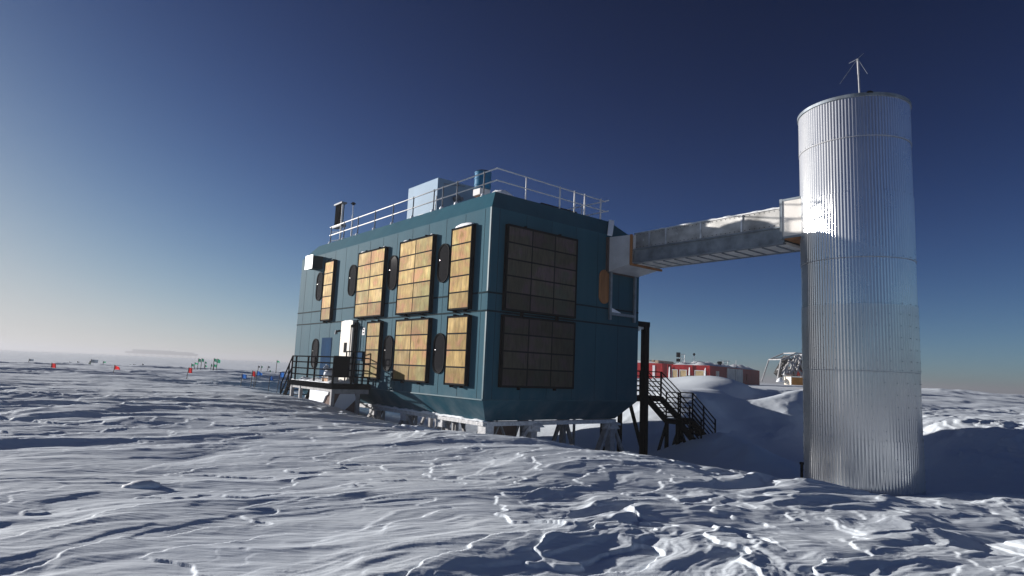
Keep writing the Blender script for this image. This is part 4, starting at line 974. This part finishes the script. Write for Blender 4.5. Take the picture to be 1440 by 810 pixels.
# small things in the snow
p = at(893, 630, 26); mk = empty('red_marker', (p[0], p[1], ground_z(p[0], p[1])), 'small red marker half sunk in shaded snow under the laboratory', 'marker')
b = B(); z = ground_z(p[0], p[1]); b.tube((p[0], p[1], z-.1), (p[0], p[1], z+.22), .13, 12, .12); b.build('can', M['marker_red'], mk)
b = B(); b.lump((p[0], p[1], z+.2), .11, .11, .05, 5); b.build('snow_cap', M['packed'], mk, True)
p = at(1127, 660, 16.6); st_ = B(); z = ground_z(p[0], p[1]); st_.tube((p[0], p[1], z-.3), (p[0]+.01, p[1], p[2]+.12), .035, 6); st_.tube((p[0]+.01, p[1], p[2]+.12), (p[0]+.01, p[1], p[2]+.18), .05, 6)
tag(st_.build('stake', M['black'], None), 'short black stake at the left foot of the silver tower', 'stake')
p = at(203, 668, 8.3); z = ground_z(p[0], p[1]); sk = B(); sk.lump((p[0], p[1], z-.03), .22, .13, .11, 31, 12, .3); sk.lump((p[0]-.14, p[1]-.04, z-.02), .12, .1, .06, 32, 10)
tag(sk.build('snow_block', M['packed'], None, True), 'loose bright block of snow lying in the left foreground', 'snow block')

# ------------------------------------------------------------------ air
hz = B(); hz.box(lambda a, b_, z: Vector((a, b_, z)), -3600, 3600, -3600, 3600, -6.5, 12.5)
m = bpy.data.materials.new('blowing_snow_haze'); m.use_nodes = True; nt = m.node_tree
for n in list(nt.nodes):
    if n.type == 'BSDF_PRINCIPLED': nt.nodes.remove(n)
pv = nt.nodes.new('ShaderNodeVolumePrincipled'); pv.inputs['Color'].default_value = (.52, .545, .60, 1); pv.inputs['Density'].default_value = HAZE = .0011
pv.inputs['Anisotropy'].default_value = .30
nt.links.new(pv.outputs[0], nt.nodes['Material Output'].inputs['Volume'])
m.cycles.homogeneous_volume = True if hasattr(m.cycles, 'homogeneous_volume') else None
o = hz.build('haze', m); o['kind'] = 'stuff'

# ------------------------------------------------------------------ light
wd = bpy.data.worlds.new('World'); sc.world = wd; wd.use_nodes = True; nt = wd.node_tree
bg = nt.nodes['Background']; sky = nt.nodes.new('ShaderNodeTexSky'); sky.sky_type = 'NISHITA'; sky.sun_disc = False
sky.sun_elevation = R_(SUN_EL); sky.sun_rotation = R_(SUN_AZ); sky.altitude = 2800; sky.air_density = .7; sky.dust_density = 4; sky.ozone_density = 2
gm = nt.nodes.new('ShaderNodeGamma'); gm.inputs[1].default_value = 2.3; nt.links.new(sky.outputs[0], gm.inputs[0]); hs = nt.nodes.new('ShaderNodeHueSaturation'); hs.inputs['Hue'].default_value = .498; hs.inputs['Saturation'].default_value = .94; hs.inputs['Value'].default_value = .235
nt.links.new(gm.outputs[0], hs.inputs['Color']); # compress the glare round the sun as a camera would
v1_ = nt.nodes.new('ShaderNodeVectorMath'); v1_.operation = 'MULTIPLY_ADD'; v1_.inputs[1].default_value = (.125,)*3; v1_.inputs[2].default_value = (1, 1, 1)
v2_ = nt.nodes.new('ShaderNodeVectorMath'); v2_.operation = 'DIVIDE'
nt.links.new(hs.outputs[0], v1_.inputs[0]); nt.links.new(hs.outputs[0], v2_.inputs[0]); nt.links.new(v1_.outputs[0], v2_.inputs[1]); nt.links.new(v2_.outputs[0], bg.inputs[0]); bg.inputs[1].default_value = .05
sun = bpy.data.lights.new('sun', 'SUN'); sun.energy = 4.7; sun.angle = R_(.53); sun.color = (1, .935, .87)
so = bpy.data.objects.new('sun', sun); col.objects.link(so); so.rotation_euler = (-SUN_DIR).to_track_quat('-Z', 'Y').to_euler(); so.location = SUN_DIR*60

sc.view_settings.view_transform = 'Standard'; sc.view_settings.look = 'None'; sc.view_settings.gamma = 1; sc.view_settings.use_curve_mapping = False
sc.view_settings.exposure = .72
sc.render.engine = 'CYCLES'
cy_ = sc.cycles; cy_.use_denoising = True; cy_.max_bounces = 6; cy_.diffuse_bounces = 4; cy_.glossy_bounces = 3; cy_.volume_bounces = 0; cy_.transparent_max_bounces = 8
cy_.sample_clamp_indirect = 6; cy_.volume_step_rate = 4
try: cy_.denoiser = 'OPENIMAGEDENOISE'
except Exception: pass
